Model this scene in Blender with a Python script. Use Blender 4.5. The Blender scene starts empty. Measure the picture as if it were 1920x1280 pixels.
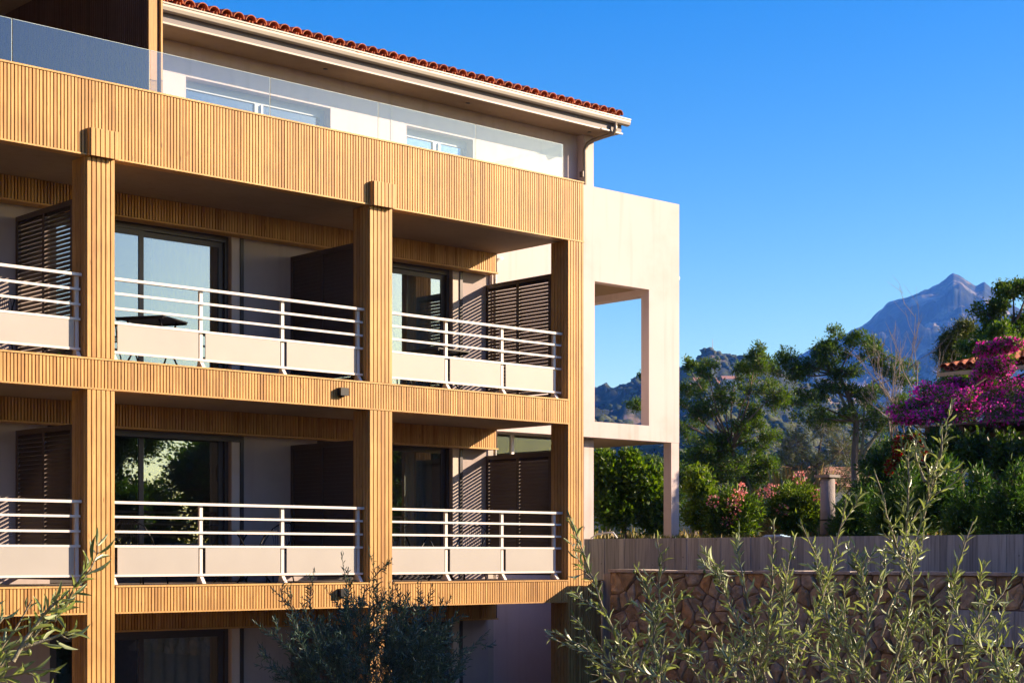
import bpy, math, random
import numpy as np
from mathutils import Vector, Matrix, noise

random.seed(7)
rng = np.random.default_rng(7)
SC = bpy.context.scene
COL = SC.collection

# ------------------------------------------------------------------ camera
# X runs along the timber facade, Y goes into the building, Z is up (metres)
F, HX, HY = 3180.0, 960.0, 1043.0           # focal length and horizon of the 1920 px wide photograph
TH = math.atan2(3474.0, F)
FW = np.array([math.cos(TH), math.sin(TH)])  # view direction on the ground
RT = np.array([math.sin(TH), -math.cos(TH)])
CAM = np.array([-10.91, -19.44, 3.28])
cam_d = bpy.data.cameras.new('camera')
cam_o = bpy.data.objects.new('camera', cam_d)
COL.objects.link(cam_o)
cam_o.location = CAM
cam_o.rotation_euler = (math.pi / 2, 0, -(math.pi / 2 - TH))
cam_d.sensor_width = 36.0
cam_d.lens = F / 1920 * 36
cam_d.shift_y = (HY - 640) / 1920
cam_d.clip_start = 0.1
cam_d.clip_end = 20000
SC.camera = cam_o

# ------------------------------------------------------------------ sky, sun, exposure
SUN_EL = math.radians(21.8)
SUN_H = np.array([0.793, -0.609])            # horizontal direction towards the sun
w = bpy.data.worlds.new('World')
SC.world = w
w.use_nodes = True
nt = w.node_tree
nt.nodes.clear()
sky = nt.nodes.new('ShaderNodeTexSky')
sky.sky_type = 'NISHITA'
sky.sun_disc = False
sky.sun_elevation = SUN_EL
sky.sun_rotation = math.atan2(SUN_H[0], SUN_H[1])
sky.altitude = 50
sky.air_density = 1.0
sky.dust_density = 0.9
sky.ozone_density = 3.0
hs = nt.nodes.new('ShaderNodeHueSaturation')
hs.inputs['Saturation'].default_value = 1.52
hs.inputs['Hue'].default_value = 0.520
bg = nt.nodes.new('ShaderNodeBackground')
bg.inputs['Strength'].default_value = 0.10
wo = nt.nodes.new('ShaderNodeOutputWorld')
nt.links.new(sky.outputs[0], hs.inputs['Color'])
nt.links.new(hs.outputs[0], bg.inputs['Color'])
nt.links.new(bg.outputs[0], wo.inputs['Surface'])

sun_d = bpy.data.lights.new('sun', 'SUN')
sun_d.energy = 5.0
sun_d.angle = math.radians(0.53)
sun_d.color = (1.0, 0.81, 0.70)
sun_o = bpy.data.objects.new('sun', sun_d)
COL.objects.link(sun_o)
sv = Vector((SUN_H[0] * math.cos(SUN_EL), SUN_H[1] * math.cos(SUN_EL), math.sin(SUN_EL)))
sun_o.rotation_euler = sv.to_track_quat('Z', 'Y').to_euler()
sun_o.location = (40, -40, 60)

SC.view_settings.view_transform = 'Standard'
SC.view_settings.look = 'None'
SC.view_settings.exposure = 1.2
SC.view_settings.gamma = 1.0
SC.view_settings.use_curve_mapping = False
SC.render.engine = 'CYCLES'
cy = SC.cycles
cy.use_denoising = True
cy.max_bounces = 8
cy.transparent_max_bounces = 16
cy.volume_bounces = 1
cy.caustics_reflective = False
cy.caustics_refractive = False
cy.sample_clamp_indirect = 6.0


# ------------------------------------------------------------------ helpers: pixels to places
def at(x, y, dep):
    """point seen at photo pixel x,y whose distance along the view axis is dep"""
    p = CAM[:2] + dep * FW + dep * (x - HX) / F * RT
    return Vector((p[0], p[1], CAM[2] + dep * (HY - y) / F))


def dep_of(u, v):
    d = np.array([u, v]) - CAM[:2]
    return float(d @ FW)


# ------------------------------------------------------------------ helpers: materials
MATS = {}


def new_mat(name):
    m = bpy.data.materials.new(name)
    m.use_nodes = True
    m.node_tree.nodes.clear()
    return m, m.node_tree.nodes, m.node_tree.links


def out(n, l, sh, disp=None):
    o = n.new('ShaderNodeOutputMaterial')
    l.new(sh, o.inputs['Surface'])


def rnd_value(n, l):
    """one random number per object and per loose piece"""
    oi = n.new('ShaderNodeObjectInfo')
    ge = n.new('ShaderNodeNewGeometry')
    a = n.new('ShaderNodeMath'); a.operation = 'ADD'
    l.new(oi.outputs['Random'], a.inputs[0]); l.new(ge.outputs['Random Per Island'], a.inputs[1])
    f = n.new('ShaderNodeMath'); f.operation = 'FRACT'
    l.new(a.outputs[0], f.inputs[0])
    return f.outputs[0]


def ramp(n, cols):
    r = n.new('ShaderNodeValToRGB')
    e = r.color_ramp.elements
    while len(e) < len(cols):
        e.new(0.5)
    for i, (p, c) in enumerate(cols):
        e[i].position = p
        e[i].color = (*c, 1)
    return r


def plain(name, c, rough=0.6, metal=0.0, var=0.08, scale=4.0, bump=0.0, bscale=60.0, spec=0.5, rnd=0.0, stretch=(1, 1, 1)):
    if name in MATS:
        return MATS[name]
    m, n, l = new_mat(name)
    b = n.new('ShaderNodeBsdfPrincipled')
    tc = n.new('ShaderNodeTexCoord')
    mp = n.new('ShaderNodeMapping'); mp.inputs['Scale'].default_value = stretch
    ge = n.new('ShaderNodeNewGeometry')
    l.new(ge.outputs['Position'], mp.inputs['Vector'])
    nz = n.new('ShaderNodeTexNoise'); nz.inputs['Scale'].default_value = scale; nz.inputs['Detail'].default_value = 6
    l.new(mp.outputs[0], nz.inputs['Vector'])
    c = np.array(c)
    r = ramp(n, [(0.25, tuple(c * (1 - var))), (0.75, tuple(np.minimum(c * (1 + var), 1)))])
    l.new(nz.outputs['Fac'], r.inputs[0])
    colr = r.outputs[0]
    if rnd:
        rv = rnd_value(n, l)
        mr = n.new('ShaderNodeMapRange'); mr.inputs[3].default_value = 1 - rnd; mr.inputs[4].default_value = 1 + rnd
        l.new(rv, mr.inputs[0])
        hv = n.new('ShaderNodeHueSaturation')
        l.new(mr.outputs[0], hv.inputs['Value']); l.new(colr, hv.inputs['Color'])
        colr = hv.outputs[0]
    l.new(colr, b.inputs['Base Color'])
    b.inputs['Roughness'].default_value = rough
    b.inputs['Metallic'].default_value = metal
    b.inputs['Specular IOR Level'].default_value = spec
    if bump:
        n2 = n.new('ShaderNodeTexNoise'); n2.inputs['Scale'].default_value = bscale; n2.inputs['Detail'].default_value = 4
        l.new(mp.outputs[0], n2.inputs['Vector'])
        bp = n.new('ShaderNodeBump'); bp.inputs['Strength'].default_value = bump; bp.inputs['Distance'].default_value = 0.02
        l.new(n2.outputs['Fac'], bp.inputs['Height']); l.new(bp.outputs[0], b.inputs['Normal'])
    out(n, l, b.outputs[0])
    MATS[name] = m
    return m


def wood(name, c, var=0.26, sat=1.0):
    """timber batten: grain along the batten, tone differs from batten to batten, a few knots"""
    m, n, l = new_mat(name)
    b = n.new('ShaderNodeBsdfPrincipled')
    ge = n.new('ShaderNodeNewGeometry')
    rv = rnd_value(n, l)
    cb = n.new('ShaderNodeCombineXYZ')
    mul = n.new('ShaderNodeMath'); mul.operation = 'MULTIPLY'; mul.inputs[1].default_value = 37.0
    l.new(rv, mul.inputs[0]); l.new(mul.outputs[0], cb.inputs[2])
    ad = n.new('ShaderNodeVectorMath'); ad.operation = 'ADD'
    l.new(ge.outputs['Position'], ad.inputs[0]); l.new(cb.outputs[0], ad.inputs[1])
    mp = n.new('ShaderNodeMapping'); mp.inputs['Scale'].default_value = (55, 55, 3.0)
    l.new(ad.outputs[0], mp.inputs['Vector'])
    nz = n.new('ShaderNodeTexNoise'); nz.inputs['Scale'].default_value = 1.0; nz.inputs['Detail'].default_value = 5
    nz.inputs['Distortion'].default_value = 0.6
    l.new(mp.outputs[0], nz.inputs['Vector'])
    c = np.array(c)
    r = ramp(n, [(0.25, tuple(c * np.array([0.72, 0.66, 0.60]))), (0.55, tuple(c)), (0.85, tuple(np.minimum(c * 1.18, 1)))])
    l.new(nz.outputs['Fac'], r.inputs[0])
    # tone of each batten
    r2 = ramp(n, [(0.0, (0.56, 0.46, 0.38)), (0.12, (0.78, 0.70, 0.64)), (0.30, (0.92, 0.88, 0.84)), (0.5, (1.0, 1.0, 1.0)), (0.8, (1.08, 1.12, 1.22)), (0.92, (1.02, 0.92, 0.78)), (1.0, (0.86, 0.88, 0.98))])
    l.new(rv, r2.inputs[0])
    mx = n.new('ShaderNodeMix'); mx.data_type = 'RGBA'; mx.blend_type = 'MULTIPLY'; mx.inputs[0].default_value = min(1, var * 3)
    l.new(r.outputs[0], mx.inputs[6]); l.new(r2.outputs[0], mx.inputs[7])
    # knots
    mp2 = n.new('ShaderNodeMapping'); mp2.inputs['Scale'].default_value = (9, 9, 2.2)
    l.new(ad.outputs[0], mp2.inputs['Vector'])
    vo = n.new('ShaderNodeTexVoronoi'); vo.inputs['Scale'].default_value = 1.0
    l.new(mp2.outputs[0], vo.inputs['Vector'])
    kr = ramp(n, [(0.045, (0.35, 0.24, 0.18)), (0.11, (1, 1, 1))])
    l.new(vo.outputs['Distance'], kr.inputs[0])
    mx2 = n.new('ShaderNodeMix'); mx2.data_type = 'RGBA'; mx2.blend_type = 'MULTIPLY'; mx2.inputs[0].default_value = 0.7
    l.new(mx.outputs[2], mx2.inputs[6]); l.new(kr.outputs[0], mx2.inputs[7])
    # slow weathering across the facade
    wn = n.new('ShaderNodeTexNoise'); wn.inputs['Scale'].default_value = 1.3; wn.inputs['Detail'].default_value = 3
    l.new(ge.outputs['Position'], wn.inputs['Vector'])
    wr = ramp(n, [(0.36, (0.74, 0.70, 0.68)), (0.60, (1.05, 1.05, 1.05))])
    l.new(wn.outputs['Fac'], wr.inputs[0])
    mx3 = n.new('ShaderNodeMix'); mx3.data_type = 'RGBA'; mx3.blend_type = 'MULTIPLY'; mx3.inputs[0].default_value = 0.6
    l.new(mx2.outputs[2], mx3.inputs[6]); l.new(wr.outputs[0], mx3.inputs[7])
    l.new(mx3.outputs[2], b.inputs['Base Color'])
    b.inputs['Roughness'].default_value = 0.55
    b.inputs['Specular IOR Level'].default_value = 0.35
    bp = n.new('ShaderNodeBump'); bp.inputs['Strength'].default_value = 0.15; bp.inputs['Distance'].default_value = 0.004
    l.new(nz.outputs['Fac'], bp.inputs['Height']); l.new(bp.outputs[0], b.inputs['Normal'])
    out(n, l, b.outputs[0])
    return m


def plaster(name, c, rough=0.85):
    m, n, l = new_mat(name)
    b = n.new('ShaderNodeBsdfPrincipled')
    ge = n.new('ShaderNodeNewGeometry')
    nz = n.new('ShaderNodeTexNoise'); nz.inputs['Scale'].default_value = 0.7; nz.inputs['Detail'].default_value = 8; nz.inputs['Roughness'].default_value = 0.65
    l.new(ge.outputs['Position'], nz.inputs['Vector'])
    c = np.array(c)
    r = ramp(n, [(0.3, tuple(c * np.array([0.88, 0.86, 0.83]))), (0.5, tuple(c)), (0.7, tuple(np.minimum(c * 1.04, 1)))])
    l.new(nz.outputs['Fac'], r.inputs[0])
    # faint vertical run marks
    mp = n.new('ShaderNodeMapping'); mp.inputs['Scale'].default_value = (7, 7, 0.35)
    l.new(ge.outputs['Position'], mp.inputs['Vector'])
    n3 = n.new('ShaderNodeTexNoise'); n3.inputs['Scale'].default_value = 1.0; n3.inputs['Detail'].default_value = 3
    l.new(mp.outputs[0], n3.inputs['Vector'])
    r3 = ramp(n, [(0.30, (0.82, 0.79, 0.75)), (0.47, (1, 1, 1))])
    l.new(n3.outputs['Fac'], r3.inputs[0])
    mx = n.new('ShaderNodeMix'); mx.data_type = 'RGBA'; mx.blend_type = 'MULTIPLY'; mx.inputs[0].default_value = 0.5
    l.new(r.outputs[0], mx.inputs[6]); l.new(r3.outputs[0], mx.inputs[7])
    l.new(mx.outputs[2], b.inputs['Base Color'])
    b.inputs['Roughness'].default_value = rough
    b.inputs['Specular IOR Level'].default_value = 0.2
    n2 = n.new('ShaderNodeTexNoise'); n2.inputs['Scale'].default_value = 90; n2.inputs['Detail'].default_value = 3
    l.new(ge.outputs['Position'], n2.inputs['Vector'])
    bp = n.new('ShaderNodeBump'); bp.inputs['Strength'].default_value = 0.12; bp.inputs['Distance'].default_value = 0.01
    l.new(n2.outputs['Fac'], bp.inputs['Height']); l.new(bp.outputs[0], b.inputs['Normal'])
    out(n, l, b.outputs[0])
    return m


def glass(name, tint, ior=1.5, boost=1.0, add=0.0):
    """thin pane: see-through with a Fresnel reflection"""
    m, n, l = new_mat(name)
    tr = n.new('ShaderNodeBsdfTransparent'); tr.inputs[0].default_value = (*tint, 1)
    gl = n.new('ShaderNodeBsdfGlossy'); gl.inputs['Roughness'].default_value = 0.0; gl.inputs[0].default_value = (0.70, 0.86, 1.0, 1)
    fr = n.new('ShaderNodeFresnel'); fr.inputs['IOR'].default_value = ior
    ma = n.new('ShaderNodeMath'); ma.operation = 'MULTIPLY_ADD'
    ma.inputs[1].default_value = boost; ma.inputs[2].default_value = add; ma.use_clamp = True
    ge = n.new('ShaderNodeNewGeometry')
    iv = n.new('ShaderNodeMath'); iv.operation = 'SUBTRACT'; iv.inputs[0].default_value = 1.0
    l.new(ge.outputs['Backfacing'], iv.inputs[1])
    mf = n.new('ShaderNodeMath'); mf.operation = 'MULTIPLY'
    l.new(fr.outputs[0], ma.inputs[0]); l.new(ma.outputs[0], mf.inputs[0]); l.new(iv.outputs[0], mf.inputs[1])
    mx = n.new('ShaderNodeMixShader')
    l.new(mf.outputs[0], mx.inputs[0]); l.new(tr.outputs[0], mx.inputs[1]); l.new(gl.outputs[0], mx.inputs[2])
    out(n, l, mx.outputs[0])
    return m


def leaf_mat(name, cols, trans=0.35, rough=0.45, tcol=(1.5, 1.6, 0.6), spec=0.4, under=None):
    m, n, l = new_mat(name)
    rv = rnd_value(n, l)
    r = ramp(n, [(i / (len(cols) - 1), c) for i, c in enumerate(cols)])
    l.new(rv, r.inputs[0])
    colr = r.outputs[0]
    if under is not None:
        ge = n.new('ShaderNodeNewGeometry')
        mu = n.new('ShaderNodeMix'); mu.data_type = 'RGBA'
        l.new(ge.outputs['Backfacing'], mu.inputs[0]); l.new(colr, mu.inputs[6])
        mu.inputs[7].default_value = (*under, 1)
        colr = mu.outputs[2]
    b = n.new('ShaderNodeBsdfPrincipled')
    b.inputs['Roughness'].default_value = rough
    b.inputs['Specular IOR Level'].default_value = spec
    l.new(colr, b.inputs['Base Color'])
    t = n.new('ShaderNodeBsdfTranslucent')
    mm = n.new('ShaderNodeMix'); mm.data_type = 'RGBA'; mm.blend_type = 'MULTIPLY'; mm.inputs[0].default_value = 1
    l.new(colr, mm.inputs[6]); mm.inputs[7].default_value = (*tcol, 1)
    l.new(mm.outputs[2], t.inputs[0])
    mx = n.new('ShaderNodeMixShader'); mx.inputs[0].default_value = trans
    l.new(b.outputs[0], mx.inputs[1]); l.new(t.outputs[0], mx.inputs[2])
    out(n, l, mx.outputs[0])
    return m


WOOD = wood('larch_batten', (0.535, 0.313, 0.096))
WOODDK = wood('shaded_batten', (0.085, 0.045, 0.026))  # batten timber with the partition's shade put into its colour
WOODBACK = plain('dark_timber_backing', (0.07, 0.035, 0.018), 0.8)
CREAM = plaster('cream_render', (0.58, 0.50, 0.44))
WHITE = plaster('pale_render', (0.575, 0.487, 0.465))
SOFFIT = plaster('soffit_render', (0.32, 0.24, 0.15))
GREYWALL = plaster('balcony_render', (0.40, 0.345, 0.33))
RAILM = plain('cream_powder_coat', (0.70, 0.645, 0.585), 0.4, var=0.02)
PANELM = plain('cream_infill', (0.345, 0.325, 0.292), 0.5, var=0.06, scale=1.5)
BRONZE = plain('bronze_aluminium', (0.085, 0.062, 0.047), 0.45, 0.2, var=0.04)
DARKFR = plain('dark_door_frame', (0.055, 0.047, 0.045), 0.4, 0.2, var=0.04)
LIGHTFR = plain('white_window_frame', (0.75, 0.74, 0.70), 0.4, var=0.03)
GUTM = plain('pale_zinc', (0.40, 0.36, 0.30), 0.45, 0.0, var=0.05)
FASM = plain('grey_fascia', (0.17, 0.145, 0.145), 0.6, var=0.05)
TILE = plain('terracotta', (0.42, 0.125, 0.05), 0.85, var=0.35, scale=14, bump=0.4, rnd=0.28)
BLACK = plain('black_metal', (0.012, 0.012, 0.013), 0.4, 0.3, var=0.03)
ROOM = plain('room_plaster', (0.42, 0.37, 0.32), 0.9, var=0.05)
CURT = plain('curtain_cloth', (0.34, 0.36, 0.33), 0.9, var=0.08, scale=3)
DECK = plain('deck_stone', (0.24, 0.19, 0.14), 0.8, var=0.1)
PANE = glass('door_glass', (0.55, 0.58, 0.55), 1.55, 2.0, 0.24)
BALGLASS = glass('balustrade_glass', (0.95, 0.975, 0.97), 1.5, 1.5, 0.10)
GLEDGE = plain('glass_edge', (0.55, 0.66, 0.62), 0.2, var=0.02)
SIDEGLASS = glass('side_window_glass', (0.42, 0.47, 0.40), 1.5, 1.0, 0.02)
WINGLASS = glass('window_glass', (0.6, 0.66, 0.66), 1.55, 1.9, 0.12)
CONC = None


# ------------------------------------------------------------------ helpers: objects
def link(name, me, mat=None, parent=None, loc=(0, 0, 0), kind=None):
    o = bpy.data.objects.new(name, me)
    COL.objects.link(o)
    o.location = loc
    if mat is not None and me is not None and not me.materials:
        me.materials.append(mat)
    if parent is not None:
        o.parent = parent
    if kind:
        o['kind'] = kind
    return o


def tag(o, label, cat, group=None, kind=None):
    o['label'] = label
    o['category'] = cat
    if group:
        o['group'] = group
    if kind:
        o['kind'] = kind
    return o


def empty(name, loc=(0, 0, 0), rz=0.0):
    o = bpy.data.objects.new(name, None)
    COL.objects.link(o)
    o.location = loc
    o.rotation_euler = (0, 0, rz)
    o.empty_display_size = 0.2
    return o


BOXF = np.array([[0, 3, 2, 1], [4, 5, 6, 7], [0, 1, 5, 4], [1, 2, 6, 5], [2, 3, 7, 6], [3, 0, 4, 7]])


def box_verts(x0, x1, y0, y1, z0, z1):
    return np.array([[x0, y0, z0], [x1, y0, z0], [x1, y1, z0], [x0, y1, z0],
                     [x0, y0, z1], [x1, y0, z1], [x1, y1, z1], [x0, y1, z1]], float)


class MB:
    """collects shapes; build() makes one mesh object"""
    def __init__(self):
        self.v, self.f, self.n = [], [], 0

    def add(self, v, f):
        v = np.asarray(v, float)
        self.v.append(v)
        self.f.extend([tuple(int(i) + self.n for i in q) for q in f])
        self.n += len(v)
        return self

    def box(self, x0, x1, y0, y1, z0, z1):
        return self.add(box_verts(x0, x1, y0, y1, z0, z1), BOXF)

    def obox(self, c, ax, ay, az):
        """box with centre c and half-axis vectors"""
        c, ax, ay, az = [np.array(q, float) for q in (c, ax, ay, az)]
        s = [(-1, -1, -1), (1, -1, -1), (1, 1, -1), (-1, 1, -1), (-1, -1, 1), (1, -1, 1), (1, 1, 1), (-1, 1, 1)]
        return self.add(np.array([c + a * ax + b * ay + d * az for a, b, d in s]), BOXF)

    def tube(self, pts, rad, k=8, cap=True):
        pts = [np.array(p, float) for p in pts]
        if np.isscalar(rad):
            rad = [rad] * len(pts)
        rings = []
        up = np.array([0.0, 0.0, 1.0])
        prev = None
        for i, p in enumerate(pts):
            a = pts[max(i - 1, 0)]; b = pts[min(i + 1, len(pts) - 1)]
            t = b - a; t /= (np.linalg.norm(t) + 1e-9)
            if prev is None:
                ref = up if abs(t[2]) < 0.9 else np.array([1.0, 0, 0])
                s = np.cross(t, ref)
            else:
                s = prev - t * (prev @ t)
            s /= (np.linalg.norm(s) + 1e-9)
            prev = s
            q = np.cross(t, s)
            an = np.arange(k) * 2 * math.pi / k
            rings.append(p + rad[i] * (np.cos(an)[:, None] * s + np.sin(an)[:, None] * q))
        v = np.concatenate(rings)
        f = []
        for i in range(len(pts) - 1):
            for j in range(k):
                j2 = (j + 1) % k
                f.append((i * k + j, i * k + j2, (i + 1) * k + j2, (i + 1) * k + j))
        if cap:
            f.append(tuple(range(k))[::-1])
            f.append(tuple((len(pts) - 1) * k + j for j in range(k)))
        return self.add(v, f)

    def mesh(self, name, smooth=False):
        me = bpy.data.meshes.new(name)
        v = np.concatenate(self.v)
        me.from_pydata(v.tolist(), [], self.f)
        if smooth:
            me.polygons.foreach_set('use_smooth', [True] * len(me.polygons))
        me.update()
        return me

    def build(self, name, mat, parent=None, kind=None, smooth=False, loc=(0, 0, 0)):
        return link(name, self.mesh(name, smooth), mat, parent, loc, kind)


def box(name, mat, parent, x0, x1, y0, y1, z0, z1):
    """box object whose origin sits at the middle of its base"""
    cx, cy_, cz = (x0 + x1) / 2, (y0 + y1) / 2, z0
    me = MB().box(x0 - cx, x1 - cx, y0 - cy_, y1 - cy_, 0, z1 - z0).mesh(name)
    return link(name, me, mat, parent, (cx, cy_, cz))


CACHE = {}


def piece(name, mat, parent, sx, sy, sz, loc, rot=None):
    """small box sharing its mesh with others of the same size (centred on x,y; from z=0 up)"""
    key = (name, mat.name, round(sx, 4), round(sy, 4), round(sz, 4))
    if key not in CACHE:
        CACHE[key] = MB().box(-sx / 2, sx / 2, -sy / 2, sy / 2, 0, sz).mesh(name)
        CACHE[key].materials.append(mat)
    o = link(name, CACHE[key], None, parent, loc)
    if rot is not None:
        o.rotation_euler = rot
    return o


def fast_mesh(name, verts, faces_flat, sizes):
    """mesh from numpy arrays; sizes = vertices per face (constant int)"""
    me = bpy.data.meshes.new(name)
    nv = len(verts); nf = len(faces_flat) // sizes
    me.vertices.add(nv)
    me.vertices.foreach_set('co', np.ascontiguousarray(verts, dtype=np.float32).ravel())
    me.loops.add(len(faces_flat))
    me.loops.foreach_set('vertex_index', np.ascontiguousarray(faces_flat, dtype=np.int32))
    me.polygons.add(nf)
    me.polygons.foreach_set('loop_start', np.arange(nf, dtype=np.int32) * sizes)
    me.polygons.foreach_set('loop_total', np.full(nf, sizes, dtype=np.int32))
    me.update(calc_edges=True)
    me.validate()
    return me


def unit(a):
    return a / (np.linalg.norm(a, axis=-1, keepdims=True) + 1e-9)


def rand_dirs(n):
    return unit(rng.normal(size=(n, 3)))


# a leaf is drawn along +X with its face up; stations give the outline
def leaf_template(kind):
    if kind == 'diamond':
        v = [(0, 0, 0), (0.45, 0.5, 0.10), (1, 0, -0.05), (0.45, -0.5, 0.10)]
        f = [(0, 2, 1), (0, 3, 2)]
    elif kind == 'oval':
        v = [(0, 0, 0), (0.3, 0.42, 0.08), (0.7, 0.42, 0.05), (1, 0, -0.06), (0.7, -0.42, 0.05), (0.3, -0.42, 0.08), (0.5, 0, 0)]
        f = [(0, 6, 1), (1, 6, 2), (2, 6, 3), (3, 6, 4), (4, 6, 5), (5, 6, 0)]
    else:   # lance: olive leaf with a keel and a slight curve
        st = [(0.0, 0.03, 0.0), (0.2, 0.36, 0.03), (0.5, 0.5, 0.045), (0.8, 0.30, 0.02), (1.0, 0.0, -0.02)]
        v, f = [], []
        for x, hw, z in st:
            v += [(x, hw, z + hw * 0.25), (x, 0, z), (x, -hw, z + hw * 0.25)]
        for i in range(4):
            a = 3 * i
            f += [(a, a + 1, a + 4), (a, a + 4, a + 3), (a + 1, a + 2, a + 5), (a + 1, a + 5, a + 4)]
        f = [t for t in f]
    return np.array(v, float), np.array(f, int)


def leaves_mesh(name, pos, direc, nrm, length, width, kind='diamond'):
    """many leaves in one mesh"""
    tv, tf = leaf_template(kind)
    pos = np.asarray(pos); d = unit(np.asarray(direc)); nn = np.asarray(nrm)
    s = unit(np.cross(nn, d)); nn = np.cross(d, s)
    length = np.asarray(length)[:, None, None]; width = np.asarray(width)[:, None, None]
    V = pos[:, None, :] + tv[None, :, 0:1] * length * d[:, None, :] + tv[None, :, 1:2] * width * s[:, None, :] + tv[None, :, 2:3] * length * nn[:, None, :]
    n = len(pos); k = len(tv)
    Fc = (tf[None] + (np.arange(n) * k)[:, None, None]).reshape(-1)
    return fast_mesh(name, V.reshape(-1, 3), Fc, 3)


def wbox(name, mat, parent, *b):
    return MB().box(*b).build(name, mat, parent)


# ================================================================== the hotel
HOTEL = empty('hotel_building', (4.0, 4.0, 0.0))
HOTEL.location = (0, 0, 0)
tag(HOTEL, 'three-storey hotel clad in vertical larch battens with cream rendered top floor and tiled roof', 'building')

U_L, U_R = -4.42, 8.46          # timber frame from its left column to its corner
Z_DECK = {0: 0.03, 1: 2.92, 2: 5.80, 3: 8.70}
COLS = [(-4.42, -4.0), (-0.40, 0.0), (4.10, 4.52), (8.10, 8.46)]
STUFF = MB()                     # battens past the first 300: joined


def batten_h(z0, z1):
    return z1 - z0


def clad_beam(u0, u1, z0, z1, single, name='fascia'):
    core = wbox(name, WOODBACK, HOTEL, u0, u1, 0.024, 0.16, z0 + 0.005, z1 - 0.005)
    # top and bottom trim boards
    wbox('trim_board', WOOD, core, u0, u1, -0.012, 0.19, z1 - 0.022, z1)
    wbox('trim_board', WOOD, core, u0, u1, -0.008, 0.165, z0, z0 + 0.020)
    n = int(round((u1 - u0) / 0.0475))
    p = (u1 - u0) / n
    for i in range(n):
        uc = u0 + (i + 0.5) * p
        wv = 0.0322 + random.uniform(-0.001, 0.001)
        dv = random.uniform(-0.002, 0.002)
        if single:
            piece('slat', WOOD, core, 0.0322, 0.024, z1 - z0 - 0.044, (uc + random.uniform(-.0012, .0012), 0.012 + dv, z0 + 0.021))
        else:
            STUFF.box(uc - wv / 2, uc + wv / 2, dv, 0.024, z0 + 0.021, z1 - 0.023)
    return core


clad_beam(U_L, U_R, 8.35, 9.33, True, 'terrace_fascia')
clad_beam(U_L, 8.10, 5.40, 5.80, False, 'balcony_fascia')
for a, b in ((-4.0, -0.40), (0.0, 4.10), (4.52, 8.10)):
    clad_beam(a + 0.002, b - 0.002, 2.55, 2.91, False, 'balcony_fascia')


def column(u0, u1, z0, z1, depth=0.40, front_single=True):
    core = wbox('column', WOODBACK, HOTEL, u0 + 0.024, u1 - 0.024, 0.026, depth - 0.024, z0, z1)
    n = 6
    p = (u1 - u0) / n
    for i in range(n):
        uc = u0 + (i + 0.5) * p
        wd = p - 0.017
        if front_single:
            piece('slat', WOOD, core, wd, 0.026, z1 - z0 - 0.004, (uc, 0.013, z0 + 0.002))
        else:
            STUFF.box(uc - wd / 2, uc + wd / 2, 0, 0.026, z0, z1)
        STUFF.box(uc - wd / 2, uc + wd / 2, depth - 0.024, depth, z0, z1)
    m = 5
    q = (depth - 0.05) / m
    for s in (u0, u1 - 0.024):
        for i in range(m):
            vc = 0.027 + (i + 0.5) * q
            STUFF.box(s, s + 0.024, vc - q / 2 + 0.006, vc + q / 2 - 0.006, z0, z1)
    return core


for k, (a, b) in enumerate(COLS):
    if k == 3:
        column(a, b, 0.0, 8.346)
    else:
        column(a, b, 0.0, 5.396, front_single=(k > 0))
        column(a, b, 5.804, 8.346, front_single=(k > 0))
# capital blocks on the terrace fascia
for a, b in COLS[:3]:
    core = wbox('capital_block', WOODBACK, HOTEL, a + 0.012, b - 0.042, -0.068, -0.001, 8.345, 8.69)
    for i in range(6):
        uc = a + 0.03 + i * 0.0665 + 0.012
        piece('slat', WOOD, core, 0.052, 0.022, 0.35, (uc, -0.079, 8.34))
    STUFF.box(a, a + 0.012, -0.068, -0.001, 8.34, 8.69)
    STUFF.box(b - 0.042, b - 0.03, -0.068, -0.001, 8.34, 8.69)

# ---------------------------------------------------------------- slabs, soffits, walls
WV = 2.0                          # outer face of the balcony back wall
for z in (8.35, 5.40, 2.55):
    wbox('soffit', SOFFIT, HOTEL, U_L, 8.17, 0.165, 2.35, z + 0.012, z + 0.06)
    wbox('floor_slab', CREAM, HOTEL, U_L, 8.165, 0.192, 9.0, z + 0.062, z + 0.34)
    # batten-clad beam over the balcony doors
    bb = wbox('lintel_beam', WOODBACK, HOTEL, U_L, 8.16, 1.765, 1.96, z - 0.30, z + 0.01)
    wbox('trim_board', WOOD, bb, U_L, 8.165, 1.735, 1.965, z - 0.325, z - 0.302)
    n = int((8.16 - U_L) / 0.0475)
    for i in range(n):
        uc = U_L + (i + 0.5) * 0.0475
        STUFF.box(uc - 0.0155, uc + 0.0155, 1.742, 1.765, z - 0.30, z + 0.008)
for z in (5.80, 2.92):
    wbox('balcony_deck', DECK, HOTEL, U_L, 8.165, 0.195, 1.99, z - 0.035, z - 0.01)
wbox('balcony_deck', DECK, HOTEL, U_L - 0.5, 9.2, -0.6, 1.99, -0.05, 0.03)
STUFF.build('slat', WOOD, HOTEL, kind='stuff')

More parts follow.
